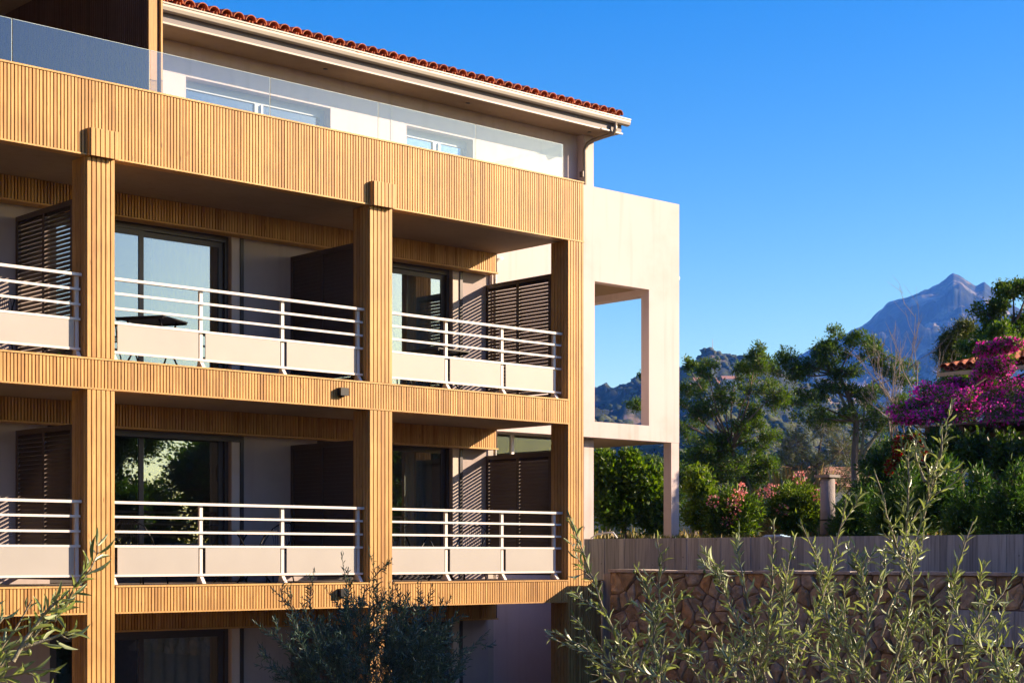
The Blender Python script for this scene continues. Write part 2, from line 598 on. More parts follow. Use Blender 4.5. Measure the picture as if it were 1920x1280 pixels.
DOORS = {'L': (-3.9, -1.5), 'M': (0.12, 3.04), 'R': (4.62, 7.36)}
for lv in (0, 1, 2):
    zd = Z_DECK[lv]
    zt = zd + 2.24                 # door head
    ztop = {0: 2.60, 1: 5.45, 2: 8.40}[lv]
    edges = [U_L - 0.3] + [q for k in 'LMR' for q in DOORS[k]] + [8.17]
    for i in range(0, len(edges), 2):
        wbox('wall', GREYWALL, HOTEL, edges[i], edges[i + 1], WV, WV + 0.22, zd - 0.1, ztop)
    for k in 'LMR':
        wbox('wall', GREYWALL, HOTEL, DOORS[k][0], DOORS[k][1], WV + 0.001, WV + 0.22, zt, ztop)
    # party walls and back wall of the rooms
    for uu in (U_L - 0.3, -0.2, 4.30, 8.40):
        wbox('room_wall', ROOM, HOTEL, uu - 0.09, uu + 0.09, WV + 0.222, 8.6, zd - 0.1, ztop)
    wbox('room_wall', ROOM, HOTEL, U_L - 0.38, 8.48, 8.62, 8.9, zd - 0.1, ztop)
    for k in 'LMR':
        a, b = DOORS[k]
        fr = MB()
        y0, y1 = WV + 0.06, WV + 0.15
        for (x0, x1, z0, z1) in ((a + .002, a + .06, zd, zt - .002), (b - .06, b - .002, zd, zt - .002), (a + .06, b - .06, zt - .09, zt - .002), (a + .06, b - .06, zd, zd + .05)):
            fr.box(x0, x1, y0, y1, z0, z1)
        door = fr.build('sliding_door', DARKFR, HOTEL)
        mid = (a + b) / 2
        for s, (x0, x1, yo) in enumerate(((a + .061, mid + .04, WV + .072), (mid - .04, b - .061, WV + .112))):
            lf = MB()
            z0, z1 = zd + .051, zt - .091
            for q in ((x0, x0 + .075, z0, z1), (x1 - .075, x1, z0, z1), (x0 + .075, x1 - .075, z0, z0 + .08), (x0 + .075, x1 - .075, z1 - .08, z1)):
                lf.box(q[0], q[1], yo, yo + .032, q[2], q[3])
            lf.build('leaf_frame', DARKFR, door)
            MB().add([(x0 + .075, yo + .016, z0 + .08), (x1 - .075, yo + .016, z0 + .08), (x1 - .075, yo + .016, z1 - .08), (x0 + .075, yo + .016, z1 - .08)], [(0, 1, 2, 3)]).build('pane', PANE, door)
        # pale reveal on the right of the opening and a dark shutter guide
        wbox('reveal', CREAM, HOTEL, b - 0.001, b + 0.14, WV - 0.03, WV - 0.002, zd, zt + 0.06)
        wbox('shutter_guide', DARKFR, HOTEL, b + 0.142, b + 0.20, WV - 0.05, WV - 0.002, zd, zt + 0.07)
        sb = MB()
        for s in range(4):
            sb.box(a - 0.05, b + 0.14, WV - 0.062 - 0.006 * (s % 2), WV - 0.032, zt - 0.045 * s - 0.042, zt - 0.045 * s) if lv == 1 and k == 'M' else None
        if sb.v:
            sb.build('roller_shutter', DARKFR, HOTEL)

# building shell behind
wbox('wall', CREAM, HOTEL, U_L - 0.5, U_L - 0.39, WV - 0.2, 9.2, 0, 11.4)
wbox('wall', CREAM, HOTEL, U_L - 0.38, 10.94, 9.002, 9.22, 0, 11.3)

# ---------------------------------------------------------------- louvred privacy screens
LV = {}


def louver_mesh(sy, tilt=50):
    key = (round(sy, 3), tilt)
    if key not in LV:
        t = math.radians(tilt)
        mb = MB()
        c, s = math.cos(t), math.sin(t)
        mb.obox((0, 0, 0), (0.0375 * c, 0, 0.0375 * s), (0, sy / 2, 0), (-0.0035 * s, 0, 0.0035 * c))
        LV[key] = mb.mesh('louver')
        LV[key].materials.append(BRONZE)
    return LV[key]


def screen(uc, lv, single):
    zd = Z_DECK[lv]
    v0, v1 = 0.41, WV - 0.005
    z0, z1 = zd + 0.06, zd + 2.06
    fr = MB()
    h = 0.024
    vm = (v0 + v1) / 2
    for a, b in ((v0, v0 + .06), (vm - .035, vm + .035), (v1 - .07, v1)):
        fr.box(uc - h, uc + h, a, b, z0, z1)
    for a, b in ((v0 + .06, vm - .035), (vm + .035, v1 - .07)):
        fr.box(uc - h, uc + h, a, b, z0, z0 + .05)
        fr.box(uc - h, uc + h, a, b, z1 - .07, z1)
    sc = fr.build('louver_screen', BRONZE, HOTEL)
    bulk = MB()
    for a, b in ((v0 + .061, vm - .036), (vm + .036, v1 - .071)):
        nn = 32
        st = (z1 - z0 - .14) / nn
        for i in range(nn):
            zc = z0 + .07 + (i + .5) * st
            if single:
                link('louver', louver_mesh(b - a), None, sc, (uc, (a + b) / 2, zc))
            else:
                me = louver_mesh(b - a, 82)
                vv = np.array([v.co for v in me.vertices]) + np.array([uc, (a + b) / 2, zc])
                bulk.add(vv, BOXF)
    if bulk.v:
        bulk.build('louver', BRONZE, sc, kind='stuff')


for lv in (1, 2):
    screen(8.135, lv, True)
    screen(-0.36, lv, True)
    screen(4.14, lv, False)
screen(4.14, 0, False)


# ---------------------------------------------------------------- balcony railings
def railing(u0, u1, posts, lv):
    dz = 0.0 if lv == 2 else -2.876
    y = 0.15
    top = wbox('railing', RAILM, HOTEL, u0, u1, y - 0.03, y + 0.03, 6.838 + dz, 6.873 + dz)
    for zc in (6.67, 6.478, 6.29, 5.912):
        wbox('rail', RAILM, top, u0 + .01, u1 - .01, y - 0.013, y + 0.013, zc - 0.015 + dz, zc + 0.015 + dz)
    for p in posts:
        pb = MB()
        pb.box(p - 0.024, p + 0.024, y + 0.014, y + 0.055, 5.80 + dz, 6.836 + dz)
        # flared foot
        pb.add([(p - .026, y - .07, 5.797 + dz), (p + .026, y - .07, 5.797 + dz), (p + .026, y + .10, 5.797 + dz), (p - .026, y + .10, 5.797 + dz),
                (p - .026, y + .012, 5.90 + dz), (p + .026, y + .012, 5.90 + dz), (p + .026, y + .058, 5.90 + dz), (p - .026, y + .058, 5.90 + dz)], BOXF)
        pb.build('post', RAILM, top)
    for a, b in zip(posts[:-1], posts[1:]):
        wbox('panel', PANELM, top, a + 0.055, b - 0.055, y - 0.008, y + 0.006, 5.929 + dz, 6.272 + dz)


for lv in (2, 1):
    railing(0.005, 4.095, [0.06, 1.38, 2.70, 4.02], lv)
    railing(4.525, 8.095, [4.56, 5.69, 6.83, 7.96], lv)
    railing(-3.995, -0.405, [-3.95, -2.2, -0.45], lv)

# ---------------------------------------------------------------- top floor
def u_on(x, v):
    k = (x - HX) / F
    t = (v - CAM[1]) / (FW[1] + k * RT[1])
    return CAM[0] + t * (FW[0] + k * RT[0])
UV = 2.4
WINS = [(2.52, 5.17), (6.72, 8.18)]
ZH, ZS = 10.40, 10.88
segs = [(1.0, 2.52), (5.17, 6.72), (8.18, 10.675)]
for a, b in segs:
    wbox('wall', WHITE, HOTEL, a, b, UV, UV + 0.28, 8.62, ZS)
for a, b in WINS:
    wbox('wall', WHITE, HOTEL, a, b, UV + 0.001, UV + 0.28, ZH, ZS)
    fr = MB()
    y0, y1 = UV + .17, UV + .23
    m = a + (b - a) * 0.52
    for x0, x1, z0, z1 in ((a + .002, a + .09, 8.72, ZH - .002), (b - .09, b - .002, 8.72, ZH - .002), (a + .09, b - .09, ZH - .13, ZH - .002), (m - .05, m + .05, 8.72, ZH - .13), (a + .09, m - .05, 8.72, 8.80), (m + .05, b - .09, 8.72, 8.80)):
        fr.box(x0, x1, y0, y1, z0, z1)
    wf = fr.build('terrace_window', plain('blue_grey_frame', (0.30, 0.34, 0.38), .45, var=.03), HOTEL)
    for x0, x1 in ((a + .09, m - .05), (m + .05, b - .09)):
        MB().add([(x0, y0 + .03, 8.8), (x1, y0 + .03, 8.8), (x1, y0 + .03, ZH - .13), (x0, y0 + .03, ZH - .13)], [(0, 1, 2, 3)]).build('pane', WINGLASS, wf)
    wbox('mullion', LIGHTFR, wf, m + .052, m + .085, y0 - .03, y0 - .002, 8.8, ZH - .14)
# pilaster at the far end, thin joint strip, rooms
wbox('pilaster', WHITE, HOTEL, 10.68, u_on(1113, UV - .17), UV - .17, UV + .28, 0.0, ZS)
wbox('joint_strip', CREAM, HOTEL, 6.38, 6.42, UV - .006, UV - .001, 8.62, ZS - .002)
wbox('room_wall', ROOM, HOTEL, 1.0, 10.8, 6.4, 6.6, 8.65, 11.2)
wbox('wall', WHITE, HOTEL, 8.18, 10.675, UV + .002, UV + .27, 5.47, 8.61)
wbox('wall', WHITE, HOTEL, 8.18, 8.62, UV + .002, UV + .27, 0, 5.468)
wbox('wall', WHITE, HOTEL, 8.62, 10.675, UV + .002, UV + .27, 0, 3.7)
side = MB()
for x0, x1, z0, z1 in ((8.62, 8.67, 3.70, 5.468), (9.12, 9.18, 3.76, 5.41), (10.61, 10.673, 3.7, 5.468), (8.67, 10.61, 5.41, 5.468), (8.67, 10.61, 3.7, 3.76)):
    side.box(x0, x1, UV + .05, UV + .11, z0, z1)
sw = side.build('side_window', LIGHTFR, HOTEL)
MB().add([(8.67, UV + .08, 3.76), (10.61, UV + .08, 3.76), (10.61, UV + .08, 5.41), (8.67, UV + .08, 5.41)], [(0, 1, 2, 3)]).build('pane', SIDEGLASS, sw)
wbox('wall', CREAM, HOTEL, 10.82, 10.945, UV + .282, 9.0, 0, ZS)
wbox('terrace_floor', DECK, HOTEL, U_L, 8.165, 0.20, 9.0, 8.695, 8.74)
pp = MB().tube([(8.26, 1.93, 2.9), (8.26, 1.93, 8.20), (8.28, 1.90, 8.29), (8.36, 1.84, 8.33)], 0.03, 10)
pp.build('white_pipe', LIGHTFR, HOTEL, smooth=True)

# slatted partition that divides the terrace, with its pale end board
pt = wbox('partition', WOODBACK, HOTEL, 0.80, 0.96, 0.52, 7.0, 8.74, 11.5)
bm = MB()
k = 0
v = 0.54
while v < 6.95:
    bm.box(0.776, 0.80, v, v + 0.036, 8.75, 11.49)
    v += 0.052
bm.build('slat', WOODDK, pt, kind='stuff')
wbox('end_board', WOOD, pt, 0.776, 0.90, 0.490, 0.519, 8.75, 11.49)
wbox('end_board', WOOD, pt, 0.948, 0.975, 0.470, 0.519, 8.75, 11.49)
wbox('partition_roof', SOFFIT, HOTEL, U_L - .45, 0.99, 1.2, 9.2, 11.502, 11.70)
wbox('wall', CREAM, HOTEL, U_L - .38, 0.8, 6.6, 6.85, 8.745, 11.5)

# glass balustrade on the terrace edge
GB = []
gx = [-4.4]
from math import isclose
joints = [u_on(x, 0.10) for x in (22, 280, 506, 709, 891, 1055)]
prev = -4.4
for j in joints:
    a, b = prev + 0.008, j - 0.008
    if b - a > 0.1:
        g = MB().box(a, b, 0.09, 0.102, 9.335, 9.885).build('glass_panel', BALGLASS, HOTEL)
        MB().box(b + .0005, b + .0055, 0.0895, 0.1025, 9.335, 9.886).build('edge', GLEDGE, g)
        MB().box(a, b, 0.0895, 0.1025, 9.8855, 9.8895).build('edge', GLEDGE, g)
    prev = j
MB().box(prev - 0.014, prev - 0.002, 0.11, 2.38, 9.335, 9.885).build('glass_panel', BALGLASS, HOTEL)

# square up-down wall lights on the rendered wall and on the timber beams
for x in (694, 1001):
    uc = u_on(x, UV)
    wbox('wall_light', plain('pale_lamp', (0.55, 0.53, 0.5), .4), HOTEL, uc - .05, uc + .05, UV - .11, UV - .001, 9.60, 9.72)
for z in (5.62, 2.77):
    lb = MB().box(3.52, 3.66, -0.09, -0.001, z - .055, z + .055)
    lb.box(3.57, 3.61, -0.05, -0.002, z - .075, z - .057)
    lb.build('wall_light', BLACK, HOTEL)

# ---------------------------------------------------------------- eaves, gutter, downpipe, tiles
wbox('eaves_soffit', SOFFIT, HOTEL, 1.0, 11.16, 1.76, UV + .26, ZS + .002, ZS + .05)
wbox('eaves_trim', GUTM, HOTEL, 1.0, 11.17, 1.725, 1.758, ZS - .012, ZS + .012)
wbox('eaves_fascia', FASM, HOTEL, 1.0, 11.140, 1.735, 1.757, ZS + .014, ZS + .20)
wbox('eaves_fascia', FASM, HOTEL, 11.142, 11.165, 1.76, 6.0, ZS + .014, ZS + .25)
wbox('eaves_trim', GUTM, HOTEL, 10.60, 10.80, 1.70, 1.724, ZS - .016, ZS + .008)
prof = [(1.728, .155), (1.728, .195), (1.712, .195), (1.712, .165), (1.64, .165), (1.625, .20), (1.625, .245), (1.60, .255), (1.60, .235), (1.612, .225), (1.612, .195), (1.628, .150), (1.66, .135), (1.70, .135)]
gm = MB()
npf = len(prof)
v0 = np.array([[1.0, y, ZS + z] for y, z in prof]); v1 = v0 + np.array([u_on(1179, 1.66) - 1.0, 0, 0])
gm.add(np.concatenate([v0, v1]), [(i, (i + 1) % npf, npf + (i + 1) % npf, npf + i) for i in range(npf)] + [tuple(range(npf))[::-1], tuple(range(npf, 2 * npf))])
gm.build('gutter', GUTM, HOTEL)
ud = 10.81
dp = MB().tube([(ud + .1, 1.665, ZS + .14), (ud + .1, 1.665, ZS + .02), (ud + .08, 1.70, ZS - .05), (ud - .02, 2.10, ZS - .11), (ud - .10, 2.17, ZS - .18), (ud - .15, 2.19, ZS - .30), (ud - .15, 2.19, 5.4)], 0.036, 12)
dp.build('downpipe', plain('brown_zinc', (0.34, 0.28, 0.20), .4, .4, var=.08), HOTEL, smooth=True)
wbox('pipe_clip', BRONZE, HOTEL, ud - .21, ud - .19, 2.17, 2.26, 10.1, 10.2)
for x in (610, 877, 1105):
    uc = u_on(x, 2.05)
    MB().tube([(uc, 2.05, ZS - .004), (uc, 2.05, ZS + .001)], 0.038, 14).build('downlight', BLACK, HOTEL)

SL = math.radians(17)
V0, ZR = 1.63, ZS + .275


def tile_mesh(cover):
    """tapered half-round clay tile, 0.42 long, drawn along +Y"""
    vs, fs = [], []
    k = 9
    L = 0.43
    for y, r in ((0, .095 if cover else .088), (L, .080 if cover else .098)):
        for rr in (r, r - .014):
            for i in range(k):
                a = math.pi * i / (k - 1)
                z = rr * math.sin(a) * .92
                if not cover:
                    z = -z
                vs.append((rr * math.cos(a), y, z))
    def I(s, ring, i): return (s * 2 + ring) * k + i
    for i in range(k - 1):
        fs.append((I(0, 0, i), I(0, 0, i + 1), I(1, 0, i + 1), I(1, 0, i)))
        fs.append((I(0, 1, i + 1), I(0, 1, i), I(1, 1, i), I(1, 1, i + 1)))
        fs.append((I(0, 0, i + 1), I(0, 0, i), I(0, 1, i), I(0, 1, i + 1)))
        fs.append((I(1, 0, i), I(1, 0, i + 1), I(1, 1, i + 1), I(1, 1, i)))
    fs.append((I(0, 0, 0), I(1, 0, 0), I(1, 1, 0), I(0, 1, 0)))
    fs.append((I(0, 0, k - 1), I(0, 1, k - 1), I(1, 1, k - 1), I(1, 0, k - 1)))
    if not cover:
        fs = [q[::-1] for q in fs]
    me = MB().add(vs, fs).mesh('tile')
    me.materials.append(TILE)
    return me


TC, TP = tile_mesh(True), tile_mesh(False)
rf = MB()
rv = [(0.98, V0 + .08, ZR - .10), (11.28, V0 + .08, ZR - .10), (11.28, 6.2, ZR - .10 + (6.2 - V0 - .08) * math.tan(SL)), (0.98, 6.2, ZR - .10 + (6.2 - V0 - .08) * math.tan(SL)),
      (11.28, 11.0, ZR - .1 + .1), (0.98, 11.0, ZR)]
rf.add(rv, [(0, 1, 2, 3), (3, 2, 4, 5)])
ROOF = rf.build('roof', TILE, HOTEL)
pit = 0.2065
nt_ = int((11.40 - 1.05) / pit)
bulk = MB()
for c in range(12):
    for i in range(nt_ + 1):
        for cover in (True, False):
            uc = u_on(1166, V0) - .05 - i * pit - (0 if cover else pit / 2)
            if uc < 1.06:
                continue
            s = c * 0.36 + (0.0 if cover else -.03)
            y = V0 + s * math.cos(SL); z = ZR + s * math.sin(SL) + (0.022 if cover else .03)
            rx = SL - math.radians(2.5) + random.uniform(-.012, .012)
            rz = random.uniform(-.02, .02)
            if c < 3:
                o = link('tile', TC if cover else TP, None, ROOF, (uc + random.uniform(-.006, .006), y + random.uniform(-.012, .012), z))
                o.rotation_euler = (rx, 0, rz)
            elif c < 12 and (i + c) % 1 == 0:
                me = TC if cover else TP
                R = Matrix.Translation((uc, y, z)) @ Matrix.Rotation(rz, 4, 'Z') @ Matrix.Rotation(rx, 4, 'X')
                bulk.add([R @ v_.co for v_ in me.vertices], [tuple(p.vertices) for p in me.polygons])
bulk.build('tile', TILE, ROOF, kind='stuff')

# ---------------------------------------------------------------- white portico frame at the right end
PV = 1.98                        # front face of the frame
def zat(u, v, y):
    return CAM[2] + dep_of(u, v) * (HY - y) / F
fu0, fu1 = 8.185, u_on(1273.5, PV)
ou0, ou1 = u_on(1115, PV), u_on(1217, PV)
u13, u92 = u_on(1113, PV), u_on(1092, PV)
ft, oz1, oz0, fb = zat(u13, PV, 350), zat(ou0, PV, 527), zat(ou0, PV, 790), zat(u92, PV, 818)
def ring(y):
    return [(fu0, y, fb), (fu1, y, fb), (fu1, y, ft), (fu0, y, ft), (ou0, y, oz0), (ou1, y, oz0), (ou1, y, oz1), (ou0, y, oz1)]
rv = ring(PV) + ring(PV + .2)
rfc = []
for i in range(4):
    j = (i + 1) % 4
    rfc.append((i, j, 4 + j, 4 + i))
    rfc.append((8 + j, 8 + i, 12 + i, 12 + j))
    rfc.append((j, i, 8 + i, 8 + j))
    rfc.append((4 + i, 4 + j, 12 + j, 12 + i))
MB().add(rv, rfc).build('portico_frame', WHITE, HOTEL)
for zs in (oz1 + .03, fb + .005):
    wbox('portico_slab', SOFFIT, HOTEL, 10.96, fu1 - .005, PV + .202, 5.4, zs, zs + .21)
    wbox('portico_slab', SOFFIT, HOTEL, 8.25, 10.958, PV + .202, UV - .172, zs, zs + .21) if zs < 6 else None
wbox('portico_beam', WHITE, HOTEL, ou1, ou1 + .2, PV + .202, 5.38, oz1 - .10, oz1 + .028)
pu0 = u_on(1259, PV)
wbox('portico_post', WHITE, HOTEL, pu0, fu1 - .002, PV + .004, PV + .198, 3.3, fb - .002)
zl = zat(fu1, PV, 520)
dl = MB().tube([(fu1 + .002, PV + .1, zl), (fu1 + .05, PV + .1, zl), (fu1 + .085, PV + .1, zl - .005), (fu1 + .10, PV + .1, zl - .01)], [.055, .055, .045, .015], 14)
dl.build('dome_light', LIGHTFR, HOTEL, smooth=True)
# low batten-clad return beyond the corner post
lr = wbox('low_return', WOODBACK, HOTEL, 8.462, 8.88, 0.03, 0.16, 0.0, 2.88)
wbox('trim_board', WOOD, lr, 8.462, 8.90, -0.01, 0.19, 2.882, 2.905)
for i in range(8):
    piece('slat', WOOD, lr, 0.036, 0.024, 2.86, (8.492 + i * 0.05, 0.017, 0.01))

wbox('wall', CREAM, HOTEL, -13.0, U_L - 0.51, 0.02, 9.2, 0, 9.3)
wbox('wall', CREAM, HOTEL, -13.0, U_L - 0.51, 1.2, 9.2, 9.3, 11.6)
# ================================================================== curtains, wall discs, balcony furniture


def curtain(name_label, u0, u1, v, z0, z1, mat=CURT):
    mb = MB()
    n = int((u1 - u0) / 0.02)
    vs = []
    for i in range(n + 1):
        uu = u0 + (u1 - u0) * i / n
        a = 0.035 * math.sin(i * 0.62) + 0.015 * math.sin(i * 0.23 + 1)
        vs += [(uu, v + a, z0), (uu + .004 * math.sin(i), v + a * .6, z1)]
    mb.add(vs, [(2 * i, 2 * i + 2, 2 * i + 3, 2 * i + 1) for i in range(n)])
    o = mb.build('curtain', mat, smooth=True)
    tag(o, name_label, 'curtain', 'curtains behind the balcony doors')


curtain('grey green curtain behind the upper balcony door with the table in front', 1.95, 2.95, 2.42, 5.83, 7.95)
curtain('pale narrow curtain behind the upper door beside the sunlit louvred corner screen', 6.75, 7.28, 2.42, 5.83, 7.95)
curtain('pale curtain behind the middle-storey door beside the corner louvred screen', 6.70, 7.28, 2.42, 2.95, 5.05)
curtain('dim curtain behind the ground-floor door right of the nearest column', 1.75, 2.95, 2.42, 0.05, 2.2)
for lab, uu in (('black round disc on the room wall behind the wide middle-storey door', 4.20), ('black round disc on the room wall behind the middle-storey corner door', 8.30)):
    d = MB().tube([(uu - .012, 3.9, 4.63), (uu - .035, 3.9, 4.63), (uu - .05, 3.9, 4.63)], [0.27, 0.27, 0.10], 28)
    o = d.build('wall_disc', BLACK)
    tag(o, lab, 'wall disc', 'round discs on the room walls')


def table(u, v, zd, label, rz=0.3):
    t = empty('balcony_table', (u, v, zd), rz)
    tag(t, label, 'table', 'metal tables on the balconies')
    mb = MB().box(-.36, .36, -.36, .36, .715, .735)
    for s in (-1, 1):
        mb.box(s * .345 - .012, s * .345 + .012, -.35, .35, .69, .714)
    mb.build('table_top', BLACK, t)
    for sx in (-1, 1):
        for sy in (-1, 1):
            MB().tube([(sx * .28, sy * .30, 0), (-sx * .05, sy * .26, .40), (-sx * .25, sy * .24, .712)], .013, 8).build('leg', BLACK, t, smooth=True)
    MB().tube([(-.04, -.27, .40), (-.04, .27, .40)], .009, 6).build('cross_bar', BLACK, t)
    return t


def chair(u, v, zd, label, rz):
    t = empty('wire_chair', (u, v, zd), rz)
    tag(t, label, 'chair', 'wire chairs on the balconies')
    # hoop back
    hoop = [(-.27, -.02, .42), (-.30, .10, .60), (-.24, .20, .78), (-.10, .25, .86), (.10, .25, .86), (.24, .20, .78), (.30, .10, .60), (.27, -.02, .42)]
    MB().tube(hoop, .010, 8).build('backrest', BLACK, t, smooth=True)
    wr = MB()
    for i in range(1, 12):
        x = -.27 + .54 * i / 12
        top = .86 - .30 * (abs(x) / .30) ** 2.2
        wr.tube([(x * .75, .18, .43), (x * .95, .20, .6), (x, .235 - .1 * (abs(x) / .3) ** 2, top)], .004, 5)
    wr.build('back_wires', BLACK, t)
    an = np.linspace(0, 2 * math.pi, 17)[:-1]
    MB().tube([(.26 * math.cos(a), .26 * math.sin(a) - .04, .43) for a in list(an) + [0]], .010, 6, cap=False).build('seat_ring', BLACK, t)
    st = MB()
    for i in range(-5, 6):
        x = i * .045
        h = math.sqrt(max(.26 ** 2 - x * x, 0))
        st.tube([(x, -h - .04, .43), (x, -.04, .415), (x, h - .04, .43)], .004, 5)
    st.build('seat', BLACK, t)
    for sx in (-1, 1):
        for sy in (-1, 1):
            MB().tube([(sx * .18, sy * .18 - .04, .43), (sx * .24, sy * .25 - .04, 0)], .010, 7).build('leg', BLACK, t, smooth=True)
    return t


z2, z1 = 5.791, 2.911
table(1.15, 1.05, z2, 'black folding table on the upper balcony right of the nearest column', 0.55)
chair(0.50, 1.35, z2, 'wire chair half hidden behind the nearest column on the upper balcony', 2.2)
table(6.35, 1.15, z2, 'black table on the upper corner balcony beside the louvred screen', 0.1)
chair(5.45, 1.25, z2, 'wire chair beside the table on the upper corner balcony', 1.4)
table(-2.05, 1.05, z2, 'black table at the left edge on the upper balcony', 0.2)
chair(-1.15, 1.15, z2, 'wire chair in front of the striped screen on the upper left balcony', -1.4)
chair(0.85, 0.85, z1, 'tilted wire chair on the middle-storey balcony right of the nearest column', 1.9)
table(2.55, 0.95, z1, 'black table on the wide middle-storey balcony', 0.0)
chair(3.20, 1.15, z1, 'wire chair right of the table on the wide middle-storey balcony', -1.5)
table(6.05, 1.05, z1, 'black table on the middle-storey corner balcony', 0.1)
chair(6.85, 1.05, z1, 'wire chair right of the table on the middle-storey corner balcony', -1.5)

# ================================================================== ground and terraces
DIRT = plain('dry_garden_soil', (0.17, 0.125, 0.075), 0.95, var=0.35, scale=1.2, bump=0.6, bscale=14)
TERR = plain('terrace_soil', (0.15, 0.14, 0.06), 0.95, var=0.5, scale=0.6, bump=0.6, bscale=10)
gr = MB().add([(-9000, -9000, -0.06), (9000, -9000, -0.06), (9000, 9000, -0.06), (-9000, 9000, -0.06)], [(0, 1, 2, 3)]).build('ground', DIRT)
gr['kind'] = 'structure'
tr_ = wbox('garden_terrace', TERR, None, 10.37, 330, -160, 420, -0.05, 3.42)
tr_['kind'] = 'structure'
pl_ = wbox('planter_soil', TERR, None, 9.18, 10.13, -14.0, -0.42, 0.0, 2.98)
pl_['kind'] = 'structure'

# board-marked concrete wall: every board mark stands a little proud or back
def concrete(name, c):
    m, n, l = new_mat(name)
    b = n.new('ShaderNodeBsdfPrincipled'); b.inputs['Roughness'].default_value = .85
    ge = n.new('ShaderNodeNewGeometry'); rv = rnd_value(n, l)
    cb = n.new('ShaderNodeCombineXYZ'); mu = n.new('ShaderNodeMath'); mu.operation = 'MULTIPLY'; mu.inputs[1].default_value = 23
    l.new(rv, mu.inputs[0]); l.new(mu.outputs[0], cb.inputs[0])
    ad = n.new('ShaderNodeVectorMath'); l.new(ge.outputs['Position'], ad.inputs[0]); l.new(cb.outputs[0], ad.inputs[1])
    mp = n.new('ShaderNodeMapping'); mp.inputs['Scale'].default_value = (30, 30, 1.6); l.new(ad.outputs[0], mp.inputs[0])
    nz = n.new('ShaderNodeTexNoise'); nz.inputs['Scale'].default_value = 1; nz.inputs['Detail'].default_value = 7; l.new(mp.outputs[0], nz.inputs[0])
    c = np.array(c)
    r = ramp(n, [(.25, tuple(c * .55)), (.5, tuple(c)), (.8, tuple(c * 1.2))]); l.new(nz.outputs['Fac'], r.inputs[0])
    mr = n.new('ShaderNodeMapRange'); mr.inputs[3].default_value = .68; mr.inputs[4].default_value = 1.18; l.new(rv, mr.inputs[0])
    hv = n.new('ShaderNodeHueSaturation'); l.new(mr.outputs[0], hv.inputs['Value']); l.new(r.outputs[0], hv.inputs['Color'])
    vo = n.new('ShaderNodeTexVoronoi'); vo.inputs['Scale'].default_value = 5.0; l.new(ad.outputs[0], vo.inputs['Vector'])
    kr = ramp(n, [(.05, (.3, .28, .26)), (.09, (1, 1, 1))]); l.new(vo.outputs['Distance'], kr.inputs[0])
    mx = n.new('ShaderNodeMix'); mx.data_type = 'RGBA'; mx.blend_type = 'MULTIPLY'; mx.inputs[0].default_value = .7
    l.new(hv.outputs[0], mx.inputs[6]); l.new(kr.outputs[0], mx.inputs[7])
    l.new(mx.outputs[2], b.inputs['Base Color'])
    bp = n.new('ShaderNodeBump'); bp.inputs['Strength'].default_value = .35; bp.inputs['Distance'].default_value = .01
    l.new(nz.outputs['Fac'], bp.inputs['Height']); l.new(bp.outputs[0], b.inputs['Normal'])
    out(n, l, b.outputs[0])
    return m


CONC = concrete('board_marked_concrete', (0.38, 0.395, 0.375))


def board_wall(name, label, u, v0, v1, z0, z1, thick, cat='wall'):
    core = wbox(name, CONC, None, u + .03, u + thick, v0, v1, z0, z1 - .012)
    tag(core, label, cat)
    v = v0
    ws = [.10, .13, .16, .19]
    while v < v1 - .02:
        wd = min(random.choice(ws), v1 - v)
        wd = min(ws, key=lambda q: abs(q - wd)) if wd > .09 else wd
        pr = random.choice([0, .004, .007, .011])
        piece('board_mark', CONC, core, .03, wd - .003, z1 - z0, (u + .0145 - pr, v + wd / 2, z0))
        v += wd
    return core


board_wall('concrete_wall', 'long grey board-marked concrete garden wall below the trees', 10.15, -13.5, 1.68, 0.0, 3.59, 0.20)
board_wall('concrete_pier', 'narrow grey board-marked concrete pier between the hotel corner and the stone wall', 8.92, -0.36, 0.02, 0.0, 3.0, 0.24)
hose = MB().tube([(10.25, 1.62, 3.605), (10.22, 1.45, 3.67), (10.22, 1.25, 3.69), (10.24, 1.07, 3.70), (10.27, 1.0, 3.605)], .014, 8).build('garden_hose', LIGHTFR, smooth=True)
tag(hose, 'loop of white hose lying on the concrete wall beside the hotel corner', 'hose')
tp = MB()
for i in range(3):
    tp.box(10.18 + i * .01, 10.33 - i * .015, -2.72 + i * .05, -2.28 - i * .02, 3.593 + i * .012, 3.603 + i * .012)
tag(tp.build('blue_cover', plain('pale_blue_plastic', (.35, .55, .72), .4)), 'small folded pale blue plastic sheet on top of the concrete wall', 'plastic sheet')

# rubble stone wall ------------------------------------------------
MORTAR = plain('earth_mortar', (0.20, 0.15, 0.11), 0.95, var=0.3, scale=8, bump=.5)
STONE = None
m, n, l = new_mat('rubble_granite')
b = n.new('ShaderNodeBsdfPrincipled'); b.inputs['Roughness'].default_value = .9
rvv = rnd_value(n, l)
r1 = ramp(n, [(0, (.22, .17, .095)), (.2, (.36, .265, .15)), (.4, (.30, .27, .205)), (.6, (.46, .35, .21)), (.78, (.38, .345, .28)), (.92, (.44, .27, .115)), (1, (.56, .46, .31))])
l.new(rvv, r1.inputs[0])
ge = n.new('ShaderNodeNewGeometry')
nz = n.new('ShaderNodeTexNoise'); nz.inputs['Scale'].default_value = 9; nz.inputs['Detail'].default_value = 8; l.new(ge.outputs['Position'], nz.inputs[0])
r2 = ramp(n, [(.3, (.55, .52, .5)), (.7, (1.25, 1.2, 1.15))]); l.new(nz.outputs['Fac'], r2.inputs[0])
mx = n.new('ShaderNodeMix'); mx.data_type = 'RGBA'; mx.blend_type = 'MULTIPLY'; mx.inputs[0].default_value = .9
l.new(r1.outputs[0], mx.inputs[6]); l.new(r2.outputs[0], mx.inputs[7]); l.new(mx.outputs[2], b.inputs['Base Color'])
